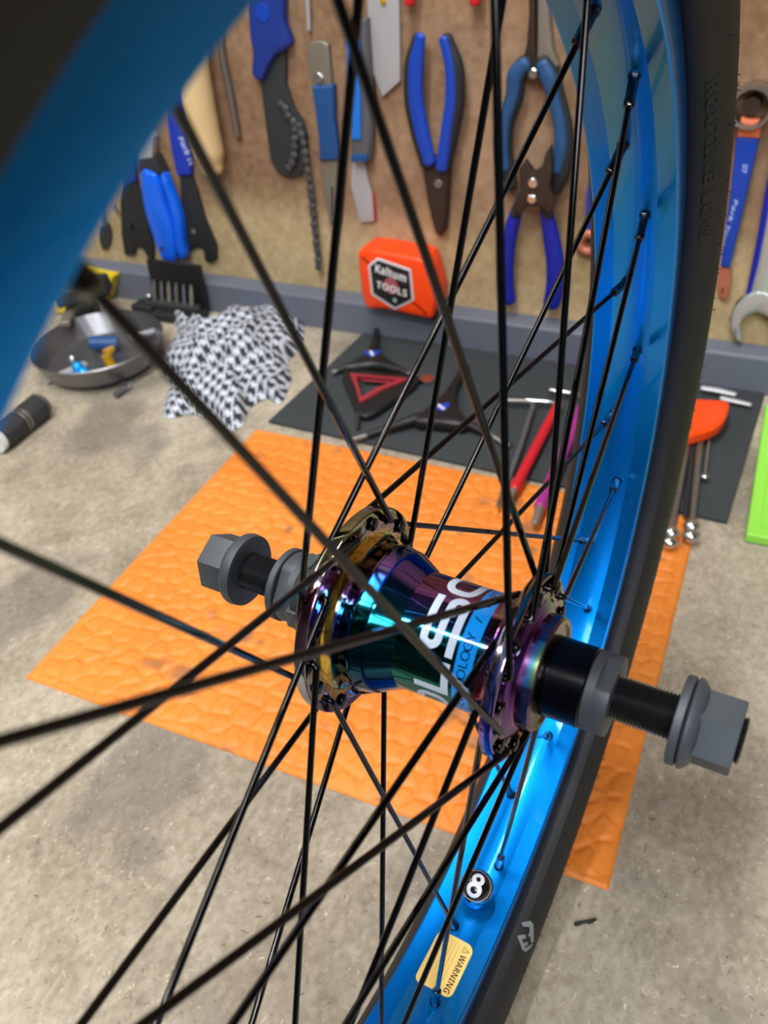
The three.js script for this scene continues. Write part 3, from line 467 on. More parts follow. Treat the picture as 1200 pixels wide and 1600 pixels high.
{
  const t = thing('headset_wrench', 'wrench with a royal blue grip and a wide black open jaw below', 'wrench');
  part('fork', wallPlate([[280, 271], [297, 271], [308, 302], [319, 341], [337, 384], [338, 404], [330, 411], [319, 408], [317, 390], [308, 386], [297, 392], [288, 397], [284, 384], [282, 312]], LW, 0.005, { bevel: 0.0015 }), mat.softBlack, t);
  const g = plateUV(wallPlate([[254, 120], [279, 118], [290, 195], [297, 240], [297, 274], [276, 275], [267, 235], [260, 190]], LW + .0001, 0.008, { bevel: 0.002 }));
  part('grip', g, M({ map: canvasTex(128, 512, (x, w, h) => { x.fillStyle = '#1237b4'; x.fillRect(0, 0, w, h); x.save(); x.translate(64, 300); x.rotate(1.37); x.fillStyle = '#c8d0ea'; x.font = 'bold 44px sans-serif'; x.fillText('Park Tool', 0, 10); x.restore(); }), roughness: 0.45 }), t);
  part('hang_hole', discW(302, 362, 0.0052, 4, 0.0006), mat.dullSteel, t);
}
{
  const t = thing('wooden_handle', 'pale round wooden tool handle hanging on the wall', 'handle');
  part('handle', wallSweep([[287, -60], [297, 60], [312, 170], [326, 235], [332, 262]], [22, 24, 26, 24, 18], 0.0235, { seg: 20, steps: 30 }), mat.wood, t);
  part('ferrule', wallSweep([[286, -70], [287, -55]], [23.5, 23.5], 0.0235, { seg: 20, steps: 2, cap: false }), mat.steel, t);
}
solo('metal_rod', wallSweep([[338, 20], [348, 90], [361, 155], [371, 212]], [6, 6, 6, 5.5], 0.006, { seg: 12 }), mat.steel, 'slim grey metal rod hanging right of the wooden handle', 'rod');
solo('metal_rod', wallSweep([[478, -50], [481, 0], [483, 46]], [4, 4, 3.5], 0.0045, { seg: 10 }), mat.paleMetal, 'thin pale metal rod at the top, right of the chain whip', 'rod');
{
  const t = thing('chain_whip', 'chain whip with a dark blue grip, black blade and hanging chain', 'chain whip');
  part('blade', wallPlate([[430, 84], [446, 76], [446, 133], [460, 173], [471, 188], [479, 213], [479, 258], [468, 275], [453, 279], [434, 271], [422, 250], [415, 200], [409, 150], [406, 118]], LW, 0.005, { bevel: 0.0012 }), mat.charcoal, t);
  part('grip', wallPlate([[386, -70], [438, -70], [441, 28], [452, 62], [447, 77], [428, 88], [413, 116], [405, 128], [392, 117], [393, 83], [388, 48]], LW, 0.012, { bevel: 0.004, smooth: 3 }), mat.navy, t);
  part('grip_spot', discW(410, 20, 0.0125, 13, 0.0008), mat.toolBlue, t);
  const path = [[438, 163], [447, 170], [451, 181], [459, 190], [461, 203], [461, 216], [461, 229], [460, 242], [457, 254], [451, 263]], tail = [[466, 196], [471, 210], [475, 224], [477, 238], [479, 252], [481, 266], [483, 280], [485, 294], [487, 308], [488, 322], [490, 336], [491, 350], [493, 364], [494, 378], [496, 392], [497, 406], [498, 418]];
  for (const [p, off] of [[path, 0.0085], [tail, 0.0085]]) for (let i = 0; i + 1 < p.length; i++) {
    const a = wallP(p[i], off), b = wallP(p[i + 1], off), o = i % 2 ? 0.0012 : 0; a.z += o; b.z += o;
    const link = sweep([a.clone(), a.clone().lerp(b, 0.5), b.clone()], [0.0042, 0.0029, 0.0042], { n: V(0, 0, 1), squash: 0.5, seg: 10, steps: 6 });
    const pin = new THREE.CylinderGeometry(0.0015, 0.0015, 0.0054, 10).rotateX(Math.PI / 2).translate(a.x, a.y, a.z);
    part('chain_link', [link, pin], mat.chainGrey, t);
  }
}
{
  const t = thing('cone_wrench', 'flat grey wrench with a blue sleeve and a slotted round head', 'wrench');
  part('head', wallPlate([[479, 76], [483, 67], [492, 64], [503, 64], [512, 70], [518, 135], [486, 137]], LW, 0.006, { bevel: 0.0015, holes: [[[484, 86], [496, 86], [497, 90], [484, 92]]] }), mat.dullSteel, t);
  part('sleeve', wallPlate([[486, 135], [520, 133], [521, 183], [528, 232], [528, 250], [498, 252], [497, 217], [492, 177]], LW, 0.009, { bevel: 0.0025 }), mat.midBlue, t);
  part('jaw', wallPlate([[500, 250], [527, 250], [532, 300], [531, 346], [514, 349], [506, 300]], LW, 0.005, { bevel: 0.001, holes: [[[516, 290], [522, 290], [523, 340], [517, 341]]] }), mat.dullSteel, t);
  part('bolt', discW(497, 123, 0.0062, 8, 0.003), mat.chrome, t);
}
{
  const t = thing('scraper', 'scraper with a bright blue and grey handle and a silver blade below', 'scraper');
  part('handle', wallPlate([[545, 30], [572, 30], [579, 140], [581, 200], [577, 253], [548, 255], [544, 200], [544, 110]], LW, 0.012, { bevel: 0.004 }), mat.grey, t);
  part('grip_inlay', wallPlate([[541, 60], [560, 60], [563, 140], [563, 218], [548, 219], [544, 140]], 0.012, 0.003, { bevel: 0.001 }), mat.skyBlue, t);
  part('collar', wallPlate([[547, 243], [574, 242], [573, 253], [548, 254]], 0.0115, 0.003), mat.midBlue, t);
  part('blade', wallPlate([[551, 252], [569, 252], [573, 275], [581, 302], [584, 346], [563, 348], [548, 292], [549, 275]], LW, 0.003, { bevel: 0.0006 }), mat.paleMetal, t);
  part('blade_edge', wallPlate([[581, 300], [584, 300], [588, 344], [585, 346]], LW, 0.002), mat.darkRed, t);
}
{
  const t = thing('knife_blade', 'broad pale metal blade with a slanted tip hanging at the top', 'blade');
  part('blade', wallPlate([[570, -80], [622, -80], [625, 100], [625, 127], [597, 152], [581, 110], [575, 40]], LW, 0.004, { bevel: 0.0008 }), mat.paleMetal, t);
  part('rivet', discW(598, 3, 0.0046, 5, 0.0015), mat.gold, t);
}
{
  const t = thing('cable_cutter', 'side cutter with bright blue and black handles hanging jaws down', 'cutter');
  part('jaw', wallPlate([[661, 250], [698, 250], [699, 300], [694, 362], [681, 367], [671, 333], [663, 290]], LW, 0.011, { bevel: 0.003, smooth: 2 }), mat.darkSteel, t);
  const l = part('handle', wallSweep([[654, 60], [646, 105], [646, 155], [655, 205], [668, 255]], [11, 16, 16, 15, 13], 0.012, { squash: 0.7 }), mat.softBlack, t);
  part('grip_inlay', wallSweep([[657, 58], [650, 105], [650, 155], [659, 205], [671, 252]], [9, 13, 13, 13, 11], 0.0155, { squash: 0.6 }), mat.toolBlue, l);
  const r = part('handle', wallSweep([[698, 60], [711, 105], [713, 150], [705, 205], [695, 255]], [11, 15, 15, 14, 12], 0.012, { squash: 0.7 }), mat.softBlack, t);
  part('grip_inlay', wallSweep([[693, 62], [703, 105], [705, 150], [698, 205], [690, 262]], [8, 9, 10, 10, 10], 0.016, { squash: 0.6 }), mat.toolBlue, r);
  part('pivot', discW(684, 288, 0.0112, 7, 0.002), mat.steel, t);
}
for (const [x, label] of [[640, 'red rounded tool tip at the top edge above the side cutter'], [742, 'red rounded tool tip at the top edge left of the needle-nose pliers']]) {
  const t = thing('screwdriver', label, 'screwdriver');
  part('grip', wallSweep([[x - 2, -90], [x, -30], [x, 3]], [12, 12, 9], 0.013, { seg: 12 }), mat.red, t);
  part('shaft', wallSweep([[x - 4, -160], [x - 2, -95]], [4, 4], 0.013, { seg: 10 }), mat.steel, t);
}
{
  const t = thing('needle_nose_pliers', 'needle-nose pliers with dull blue and black handles hanging jaws up', 'pliers');
  part('jaw', wallPlate([[822, -70], [835, -70], [836, 60], [838, 110], [812, 108], [822, 70], [826, 20]], LW, 0.010, { bevel: 0.002 }), mat.darkSteel, t);
  part('jaw', wallPlate([[840, -70], [853, -70], [858, 30], [862, 75], [872, 104], [838, 116], [839, 60]], LW, 0.010, { bevel: 0.002 }), mat.dullSteel, t);
  for (const [out, inn] of [[[[822, 98], [808, 118], [804, 150], [791, 190], [787, 232], [792, 268], [799, 290]], [[820, 100], [806, 116], [801, 150], [788, 192], [784, 232], [788, 262]]], [[[847, 98], [860, 120], [870, 155], [880, 190], [883, 232], [876, 270], [867, 295]], [[848, 102], [857, 122], [866, 158], [874, 192], [876, 232], [869, 266]]]]) {
    const h = part('handle', wallSweep(out, [13, 16, 15, 14, 15, 15, 11], 0.011, { squash: 0.62, steps: 32 }), mat.softBlack, t);
    part('grip_inlay', wallSweep(inn, [11, 13, 10, 10, 11, 9], 0.0152, { squash: 0.6, steps: 28 }), mat.steelBlue, h);
  }
  part('pivot', discW(832, 116, 0.0105, 8, 0.004), mat.chrome, t);
}
{
  const t = thing('bolt_cutter', 'small cutter with deep blue dipped handles hanging below the needle-nose pliers', 'cutter');
  part('head', wallPlate([[810, 266], [820, 250], [833, 268], [846, 262], [852, 240], [860, 228], [863, 262], [858, 290], [868, 320], [858, 336], [842, 324], [826, 320], [812, 338], [799, 326], [812, 300]], 0.0185, 0.007, { bevel: 0.0015 }), mat.darkSteel, t);
  part('bolt', discW(832, 287, 0.0253, 8, 0.003), mat.chrome, t); part('bolt', discW(830, 312, 0.0253, 7, 0.003), mat.chrome, t);
  part('handle', wallSweep([[808, 328], [797, 365], [791, 410], [791, 446], [794, 468]], [10, 12, 13, 13, 13], [0.02, 0.012][1], { squash: 0.7 }), mat.navyDeep, t);
  part('handle', wallSweep([[854, 330], [862, 374], [868, 416], [867, 452], [862, 474]], [11, 14, 15, 15, 14], 0.012, { squash: 0.7 }), mat.navyDeep, t);
  part('handle_tang', wallSweep([[816, 306], [806, 334]], [9, 9], 0.016, { squash: 0.7 }), mat.charcoal, t); part('handle_tang', wallSweep([[848, 306], [856, 336]], [9, 9], 0.016, { squash: 0.7 }), mat.charcoal, t);
}
{
  const t = thing('blue_hook_wrench', 'blue wrench with a copper coloured ring end glimpsed left of the far rim', 'wrench');
  part('grip', wallPlate([[938, 200], [962, 202], [934, 362], [913, 360], [916, 300]], LW, 0.007, { bevel: 0.002 }), mat.toolBlue, t);
  const c = wallP([920, 379], 0.006); part('ring_end', new THREE.TorusGeometry(0.0085, 0.0045, 10, 28).translate(c.x, c.y, c.z), mat.copper, t);
}
{
  const t = thing('pedal_wrench', 'long blue wrench marked 15 with a chrome ring head right of the tyre', 'wrench');
  const c = wallP([1176, 164], 0.009); const ringP = [[0.0125, -0.009], [0.0160, -0.009], [0.0170, -0.007], [0.0170, 0.007], [0.0160, 0.009], [0.0132, 0.009]].map(([a, b]) => new THREE.Vector2(a, b)); ringP.push(ringP[0].clone());
  part('ring_head', toCreasedNormals(new THREE.LatheGeometry(ringP, 40).rotateX(Math.PI / 2).translate(c.x, c.y, c.z), 0.5), mat.chrome, t);
  part('ring_core', new THREE.CylinderGeometry(0.0065, 0.0065, 0.012, 20).rotateX(Math.PI / 2).translate(c.x, c.y, c.z - 0.002), mat.darkSteel, t);
  part('neck', wallPlate([[1158, 184], [1190, 188], [1186, 217], [1151, 215]], LW, 0.010, { bevel: 0.002 }), mat.orangeBand, t);
  const g = plateUV(wallPlate([[1150, 214], [1186, 217], [1167, 301], [1140, 419], [1125, 418], [1141, 301]], LW, 0.009, { bevel: 0.002 }));
  part('grip', g, M({ map: canvasTex(256, 768, (x, w, h) => { x.fillStyle = '#0c3fae'; x.fillRect(0, 0, w, h); x.fillStyle = '#a8bff0'; x.save(); x.translate(150, 190); x.rotate(0.15); x.font = 'bold 62px sans-serif'; x.textAlign = 'center'; x.fillText('15', 0, 0); x.restore(); x.save(); x.translate(118, 345); x.rotate(1.83); x.font = 'bold 64px sans-serif'; x.fillText('Park Tool', 0, 18); x.restore(); }), roughness: 0.4 }), t);
  part('open_end', wallPlate([[1123, 417], [1141, 418], [1142, 445], [1135, 470], [1124, 466], [1120, 446]], LW, 0.006, { bevel: 0.001, holes: [[[1126, 450], [1133, 448], [1131, 462], [1126, 460]]] }), mat.copper, t);
}
{
  const t = thing('combination_spanner', 'chrome open-ended spanner with a blue edged handle at the right border', 'spanner');
  part('grip', wallSweep([[1222, 200], [1204, 300], [1186, 400], [1172, 458]], [7, 8, 8, 6], 0.006, { squash: 0.6 }), mat.navyDeep, t);
  part('shank', wallSweep([[1232, 200], [1214, 320], [1200, 400], [1186, 470]], [10, 11, 12, 14], 0.008, { squash: 0.5 }), mat.brushed, t);
  part('open_jaw', wallPlate([[1170, 462], [1186, 456], [1204, 462], [1220, 482], [1226, 508], [1218, 534], [1204, 540], [1208, 516], [1200, 498], [1182, 490], [1166, 496], [1156, 510], [1158, 536], [1146, 526], [1141, 504], [1150, 480]], 0.003, 0.010, { bevel: 0.003, smooth: 3 }), mat.brushed, t);
  part('jaw_liner', wallPlate([[1150, 474], [1160, 466], [1172, 470], [1156, 490], [1146, 516], [1140, 500]], LW, 0.006), mat.charcoal, t);
}
// ------------------------------------------------------------------ on the ledge and the bench
{
  const t = thing('tape_measure', 'bright orange tape measure with a dark badge standing on the grey ledge', 'tape measure');
  const z1 = 0.038, px = [[556, 392], [560, 381], [572, 378], [630, 387], [656, 393], [666, 404], [676, 440], [679, 458], [675, 484], [664, 488], [600, 474], [567, 467]];
  const g = wallPlate(px, 0.0008, z1, { bevel: 0.006, smooth: 3 }); g.computeBoundingBox(); const dy = 0.0397 - g.boundingBox.min.y; g.translate(0, dy, 0);
  const body = part('case', g, mat.hiOrange, t);
  const tex = canvasTex(512, 512, (x, w, h) => {
    x.fillStyle = '#121214'; x.fillRect(0, 0, w, h); x.fillStyle = '#a9545c'; x.beginPath(); x.arc(255, 270, 92, 0, 7); x.fill();
    x.fillStyle = '#e8e9ee'; x.save(); x.translate(256, 170); x.rotate(0.2); x.font = 'bold 128px sans-serif'; x.textAlign = 'center'; x.save(); x.scale(420 / x.measureText('Kaltum').width, 1); x.fillText('Kaltum', 0, 0); x.restore(); x.restore();
    x.save(); x.translate(256, 342); x.rotate(0.17); x.font = 'bold 112px sans-serif'; x.textAlign = 'center'; x.save(); x.scale(410 / x.measureText('TOOLS').width, 1); x.fillText('TOOLS', 0, 0); x.restore(); x.restore();
    x.fillStyle = '#9fc4b4'; x.beginPath(); x.arc(290, 430, 26, 0, 7); x.fill();
  });
  const badge = (px2, d, o) => { const q = wallPlate(px2, o, d, { bevel: 0.0003 }); q.translate(0, dy, 0); return plateUV(q); };
  part('badge_border', badge([[588, 391], [641, 409], [646, 458], [616, 473], [579, 449], [574, 403]], 0.0008, z1 + 0.0008), mat.white, t);
  part('badge', badge([[589, 395], [638, 412], [642, 456], [616, 469], [582, 447], [577, 405]], 0.0008, z1 + 0.0015), M({ map: tex, roughness: 0.5 }), t);
  part('belt_clip', badge([[656, 402], [668, 404], [681, 440], [676, 448], [664, 442], [655, 420]], 0.0005, z1 - 0.004), mat.softBlack, t);
  part('tape_mouth', badge([[672, 462], [681, 458], [684, 478], [680, 489], [672, 488]], 0.001, z1 - 0.008), mat.blackPlastic, t);
}
// metal bowl with oddments
{
  const a = onY(50, 553, 0.03), b = onY(258, 510, 0.03), c = a.clone().add(b).multiplyScalar(0.5), r = a.distanceTo(b) / 2; c.z += 0.004;
  const P = [[0.02, 0], [r * 0.62, 0], [r * 0.86, 0.009], [r * 0.985, 0.028], [r * 1.0, 0.031], [r * 0.985, 0.032], [r * 0.955, 0.028], [r * 0.82, 0.0105], [r * 0.6, 0.003], [0.0001, 0.003]].map(([x, y]) => new THREE.Vector2(x, y)); P.unshift(new THREE.Vector2(0.0001, 0));
  solo('metal_bowl', toCreasedNormals(new THREE.LatheGeometry(P, 80).translate(c.x, 0.0004, c.z), 0.5), M({ color: 0x85868a, metalness: 0.85, roughness: 0.36 }), 'shallow grey metal bowl holding small bicycle parts left on the bench', 'bowl');
  const inB = (px, py) => onY(px, py, 0.012), put = (g, px, py, h = 0.006) => { const p = inB(px, py), d = Math.hypot(p.x - c.x, p.z - c.z) / r; const y = d < 0.6 ? 0.0038 : d < 0.82 ? 0.0038 + (d - 0.6) / 0.22 * 0.0078 : 0.0118 + (d - 0.82) * 0.13; g.computeBoundingBox(); return g.translate(p.x, y - g.boundingBox.min.y, p.z); };
  const t = thing('brake_pad_holder', 'dark boxy part leaning in the middle of the metal bowl', 'bicycle part');
  part('block', put(new RoundedBoxGeometry(0.062, 0.02, 0.03, 3, 0.004).rotateZ(0.12).rotateY(0.5), 148, 512), mat.charcoal, t);
  const t2 = thing('blue_cylinder', 'small dark blue cylinder in the metal bowl', 'bicycle part');
  part('barrel', put(new THREE.CylinderGeometry(0.0075, 0.0075, 0.03, 24).rotateZ(1.4).rotateY(0.6), 163, 538), mat.midBlue, t2);
  const t3 = thing('gold_bolt', 'yellow gold coloured bolt at the front of the metal bowl', 'bolt');
  part('shank', put(new THREE.CylinderGeometry(0.0055, 0.006, 0.016, 16).rotateZ(0.25), 171, 566), mat.gold, t3);
  part('head', put(new THREE.CylinderGeometry(0.0075, 0.0075, 0.004, 6).rotateZ(0.25).translate(0.002, 0.010, 0), 171, 556).translate(0, 0.012, 0), mat.gold, t3);
  for (const [px, py, L] of [[121, 572, 'bright cyan cap in the bowl, the upper of two'], [130, 580, 'bright cyan cap in the bowl, the lower of two']]) { const q = thing('cyan_cap', L, 'cap', 'cyan caps'); part('cap', put(new THREE.SphereGeometry(0.0065, 20, 14), px, py), mat.cyan, q); part('lip', put(new THREE.TorusGeometry(0.006, 0.0014, 8, 20).rotateX(Math.PI / 2), px, py), mat.cyan, q); }
  const t5 = thing('ball_bearing', 'shiny steel ball lying in the metal bowl above the cyan caps', 'ball'); part('ball', put(new THREE.SphereGeometry(0.0045, 18, 12), 112, 556), mat.chrome, t5);
  const t6 = thing('chrome_bar', 'light grey angled bar in the left of the metal bowl', 'bicycle part'); part('bar', put(new RoundedBoxGeometry(0.012, 0.007, 0.045, 2, 0.002).rotateY(0.55), 118, 525), mat.dullSteel, t6);
  const t7 = thing('curved_bracket', 'curved pale metal bracket against the right side of the bowl', 'bicycle part'); part('bracket', put(new THREE.TorusGeometry(0.02, 0.0035, 8, 20, 2.2).rotateX(Math.PI / 2 - 0.3).rotateY(0.8), 222, 522), mat.paleMetal, t7);
  const t8 = thing('pale_strip', 'pale flat strip lying in the front left of the bowl', 'bicycle part'); part('strip', put(new RoundedBoxGeometry(0.01, 0.003, 0.05, 2, 0.001).rotateY(-0.35), 100, 573), mat.paleMetal, t8);
}
{ // black threaded barrel with bright rings at the left border
  const t = thing('socket_extension', 'black stepped steel barrel with bright rings at the left border', 'socket');
  const a = onY(64, 634, 0.013), b = onY(-6, 690, 0.013), d = b.clone().sub(a), L = d.length(); const q = new THREE.Quaternion().setFromUnitVectors(V(0, 1, 0), d.clone().normalize());
  const lathe = (p) => toCreasedNormals(new THREE.LatheGeometry(p.map(([r, y]) => new THREE.Vector2(r, y * L)), 32).applyQuaternion(q).translate(a.x, 0.0136, a.z), 0.5);
  part('barrel', lathe([[0.0001, 0.03], [0.0085, 0.03], [0.0085, -0.02], [0.012, -0.03], [0.0134, 0.0], [0.0134, 0.36], [0.011, 0.4], [0.011, 0.5], [0.0132, 0.54], [0.0132, 0.92], [0.009, 0.95], [0.0001, 0.95]]), mat.charcoal, t);
  for (const y of [0.0, 0.4, 0.47]) part('ring', lathe([[0.0128, y], [0.0135, y + 0.01], [0.0135, y + 0.03], [0.0128, y + 0.04]]), mat.steel, t);
  part('end_ring', lathe([[0.006, 0.95], [0.012, 0.95], [0.012, 1.04], [0.006, 1.04], [0.006, 0.95]]), mat.whitePlastic, t);
}
{
  const t = thing('small_bolt', 'small steel bolt with a bright head in front of the bowl', 'bolt');
  const p = onY(194, 608, 0.004); part('head', new THREE.CylinderGeometry(0.0052, 0.0052, 0.005, 6).rotateX(1.2).translate(p.x, 0.0056, p.z - 0.004), mat.chrome, t); part('shank', new THREE.CylinderGeometry(0.0034, 0.0034, 0.016, 14).rotateX(1.45).translate(p.x, 0.0044, p.z + 0.006), mat.grey, t);
}
{ // yellow and black odd piece behind the bowl
  const t = thing('glue_bottle', 'yellow wedge shaped pack with a black cap behind the bowl', 'bottle');
  part('wedge', (() => { const s = new THREE.Shape([[0, 0], [0.022, 0.034], [-0.026, 0.036]].map(([x, y]) => new THREE.Vector2(x, y))); const g = new THREE.ExtrudeGeometry(s, { depth: 0.012, bevelEnabled: true, bevelSize: 0.001, bevelThickness: 0.001, bevelSegments: 2 }); const p = onY(166, 466, 0.004); return g.translate(p.x, 0.0012, p.z - 0.012); })(), mat.yellow, t);
  const p = onY(116, 470, 0.012); part('body', new RoundedBoxGeometry(0.05, 0.018, 0.03, 3, 0.005).rotateY(0.3).translate(p.x, 0.0095, p.z), mat.yellow, t);
  const c = onY(132, 482, 0.011); part('cap', new THREE.CylinderGeometry(0.0105, 0.0105, 0.034, 24).rotateZ(Math.PI / 2).rotateY(0.15).translate(c.x, 0.011, c.z), mat.softBlack, t);
}
{ // bit set
  const t = thing('bit_holder', 'black open case with a row of steel bits beside the cloth', 'bit case');
  const a = onY(238, 478, 0.002), b = onY(338, 484, 0.002), w = a.distanceTo(b), cx = (a.x + b.x) / 2, cz = -0.7245, ang = 0;
  const loc = (g) => g.rotateY(ang).translate(cx, 0.0004, cz);
  part('tray', loc(new RoundedBoxGeometry(w, 0.010, 0.03, 3, 0.002).translate(0, 0.005, -0.005)), mat.softBlack, t);
  part('lid', loc(new RoundedBoxGeometry(w * 0.9, 0.056, 0.006, 3, 0.002).rotateX(-0.1).translate(w * 0.04, 0.034, -0.0235)), mat.blackPlastic, t);
  part('bit_rail', loc(new RoundedBoxGeometry(w * 0.86, 0.009, 0.012, 2, 0.002).translate(w * 0.04, 0.0142, -0.007)), mat.charcoal, t);
  for (let i = 0; i < 6; i++) part('bit', loc(mergeGeometries([clean(new THREE.CylinderGeometry(0.0028, 0.0028, 0.018, 6).translate(0, 0.009, 0)), clean(new THREE.CylinderGeometry(0.0012, 0.002, 0.008, 8).translate(0, 0.021, 0))]).rotateX(-0.3).translate(w * (-0.28 + i * 0.125), 0.0165, -0.0085)), [mat.steel, mat.chrome, mat.dullSteel][i % 3], t);
  part('bit', loc(new THREE.SphereGeometry(0.004, 14, 10).translate(-w * 0.35, 0.0225, -0.007)), mat.chrome, t);
  part('side_block', loc(new RoundedBoxGeometry(0.03, 0.016, 0.022, 3, 0.003).translate(-w * 0.4, 0.0082, -0.002)), mat.softBlack, t);
}
{ // crumpled checked cloth
  const px = [[262, 470], [286, 503], [314, 503], [345, 486], [368, 464], [400, 463], [438, 458], [458, 474], [474, 500], [471, 532], [450, 560], [454, 586], [437, 624], [415, 616], [388, 632], [378, 658], [352, 668], [332, 650], [300, 640], [256, 646], [258, 612], [270, 596], [250, 566], [262, 536], [276, 516]];
  const base = px.map((q, i) => onY(q[0], q[1], q[1] < 500 ? 0.02 : 0.006)), pts = smoothClosed(base.map((p) => new THREE.Vector2(p.x, p.z)), 8, 0.4), n = pts.length, m = 60;
  const cx = pts.reduce((s, p) => s + p.x, 0) / n, cz = pts.reduce((s, p) => s + p.y, 0) / n, pos = [], uv = [], idx = [];
  const H = (x, z, q) => { const u = x * 17, v = z * 17; const fold = Math.abs(Math.sin(u * 1.1 + 2.2 * vnoise(u, v, 3) + v * 0.4)) * 0.5 + fbm(u * 1.7, v * 1.7, 3, 8) * 0.9; const rim = Math.min(1, (1 - q) / 0.22); return 0.0008 + (0.010 + 0.030 * fold * Math.min(1, (1 - q) / 0.6)) * (rim * (2 - rim)); };
  for (let i = 0; i <= m; i++) for (let j = 0; j <= n; j++) { const p = pts[j % n], q = i / m, x = cx + (p.x - cx) * q, z = cz + (p.y - cz) * q, y = H(x, z, q); pos.push(x, y, z); const wx = 0.008 * (vnoise(x * 22, z * 22, 5) - 0.5) * 2, wz = 0.008 * (vnoise(x * 22, z * 22, 6) - 0.5) * 2, turn = x > cx + 0.02 ? 0.5 : 0.05; uv.push(((x + wx) * Math.cos(turn) + (z + wz + y * 0.3) * Math.sin(turn)) / 0.022, (-(x + wx) * Math.sin(turn) + (z + wz - y * 0.5) * Math.cos(turn)) / 0.022); }
  for (let i = 0; i < m; i++) for (let j = 0; j < n; j++) { const a = i * (n + 1) + j, b = a + n + 1; idx.push(a, a + 1, b, b, a + 1, b + 1); }
  const g = new THREE.BufferGeometry(); g.setAttribute('position', new THREE.Float32BufferAttribute(pos, 3)); g.setAttribute('uv', new THREE.Float32BufferAttribute(uv, 2)); g.setIndex(idx); g.computeVertexNormals();
  const nn = g.attributes.normal; if (nn.getY(5) < 0) { const A = g.index.array; for (let i = 0; i < A.length; i += 3) { const k = A[i]; A[i] = A[i + 1]; A[i + 1] = k; } g.computeVertexNormals(); }
  const tex = canvasTex(256, 256, (x, w, h) => { // two-by-two houndstooth
    const q = 16; for (let j = 0; j < 16; j++) for (let i = 0; i < 16; i++) { const a = i % 8 < 4, b = j % 8 < 4, d = ((i + j) % 4 + 4) % 4 < 2; x.fillStyle = (a === b ? a : d) ? '#30333d' : '#ccd3df'; x.fillRect(i * q, j * q, q, q); }
  }); tex.wrapS = tex.wrapT = THREE.RepeatWrapping;
  solo('cleaning_cloth', g, M({ map: tex, roughness: 0.95, side: THREE.DoubleSide }), 'crumpled black and white houndstooth cloth on the bench', 'cloth');
}
// three-way wrenches on the dark mat
function star(label, cx, cy, arms, logoAngle) {
  const y0 = 0.0038, t = thing('three_way_wrench', label, 'hex wrench', 'three-way wrenches on the dark mat'), c = onY(cx, cy, 0.014);
  const hubPts = []; arms.forEach(([x, y], i) => { const [x2, y2] = arms[(i + 1) % 3]; const l = (p, q, k) => [cx + (p - cx) * k, cy + (q - cy) * k]; const far = Math.hypot(x - cx, y - cy); hubPts.push(l(x, y, Math.min(0.75, 44 / far)), [cx + ((x + x2) / 2 - cx) * 0.5, cy + ((y + y2) / 2 - cy) * 0.5]); });
  part('body', benchPlate(hubPts, y0, 0.013, { bevel: 0.004, smooth: 4 }), mat.blackPlastic, t);
  for (const [x, y, r] of arms) { const e = onY(x, y, 0.011), s = c.clone().lerp(e, 0.3); s.y = 0.0112; e.y = 0.0085; part('arm', sweep([s, s.clone().lerp(e, 0.5), e], [0.0058, 0.0042, 0.0032], { n: V(0, 1, 0), seg: 10, steps: 8 }), mat.blackPlastic, t); const q = c.clone().lerp(onY(x, y, 0.0085), 1.0); q.y = 0.0085; const d = e.clone().sub(s).normalize(); part('hex_tip', sweep([e.clone(), e.clone().addScaledVector(d, r)], [0.0027], { n: V(0, 1, 0), seg: 6, steps: 1, straight: true, cap: false }), mat.steel, t); }
  const lp = new THREE.Shape(); lp.moveTo(-0.009, 0.005); lp.lineTo(0.009, 0.005); lp.lineTo(0.006, -0.003); lp.lineTo(0, -0.007); lp.lineTo(-0.006, -0.003); lp.closePath();
  part('logo', new THREE.ExtrudeGeometry(lp, { depth: 0.0006, bevelEnabled: false }).rotateX(-Math.PI / 2).rotateY(logoAngle).translate(c.x, y0 + 0.0129, c.z), mat.toolBlue, t);
  part('logo_mark', new RoundedBoxGeometry(0.003, 0.0006, 0.011, 1, 0.0002).rotateY(logoAngle + 0.4).translate(c.x, y0 + 0.0138, c.z + 0.001), mat.white, t);
}
star('black three-way wrench with blue logo near the back left of the dark mat', 582, 556, [[588, 513, 0.008], [527, 576, 0.006], [636, 580, 0.008]], 0.3);
star('black three-way wrench with blue logo and a long arm toward the front', 690, 640, [[724, 572, 0.012], [574, 676, 0.02], [756, 672, 0.03]], 0.6);
{
  const t = thing('spoke_wrench', 'triangular red lined spoke wrench with black grip beside the three-way wrench', 'spoke wrench');
  part('frame', benchPlate([[536, 577], [600, 580], [650, 584], [650, 598], [618, 622], [582, 646], [560, 646], [548, 622]], 0.0037, 0.008, { bevel: 0.003, smooth: 3, holes: [[[556, 590], [630, 593], [566, 622]]] }), mat.blackPlastic, t);
  part('liner', benchPlate([[546, 582], [600, 587], [640, 590], [600, 606], [562, 628], [556, 606]], 0.0095, 0.0045, { bevel: 0.001, holes: [[[555, 587], [600, 591], [624, 593], [592, 605], [564, 621], [559, 604]]] }), mat.darkRed, t);
  const p = onY(560, 655, 0.006); part('stub', benchSweep([[560, 636], [558, 668]], [5, 3], 0.0078, { seg: 10, steps: 6 }), mat.charcoal, t);
}
solo('silver_nut', (() => { const p = onY(668, 596, 0.006); return new THREE.CylinderGeometry(0.008, 0.008, 0.006, 6).translate(p.x, 0.0068, p.z); })(), mat.chrome, 'bright silver nut between the two three-way wrenches', 'nut');
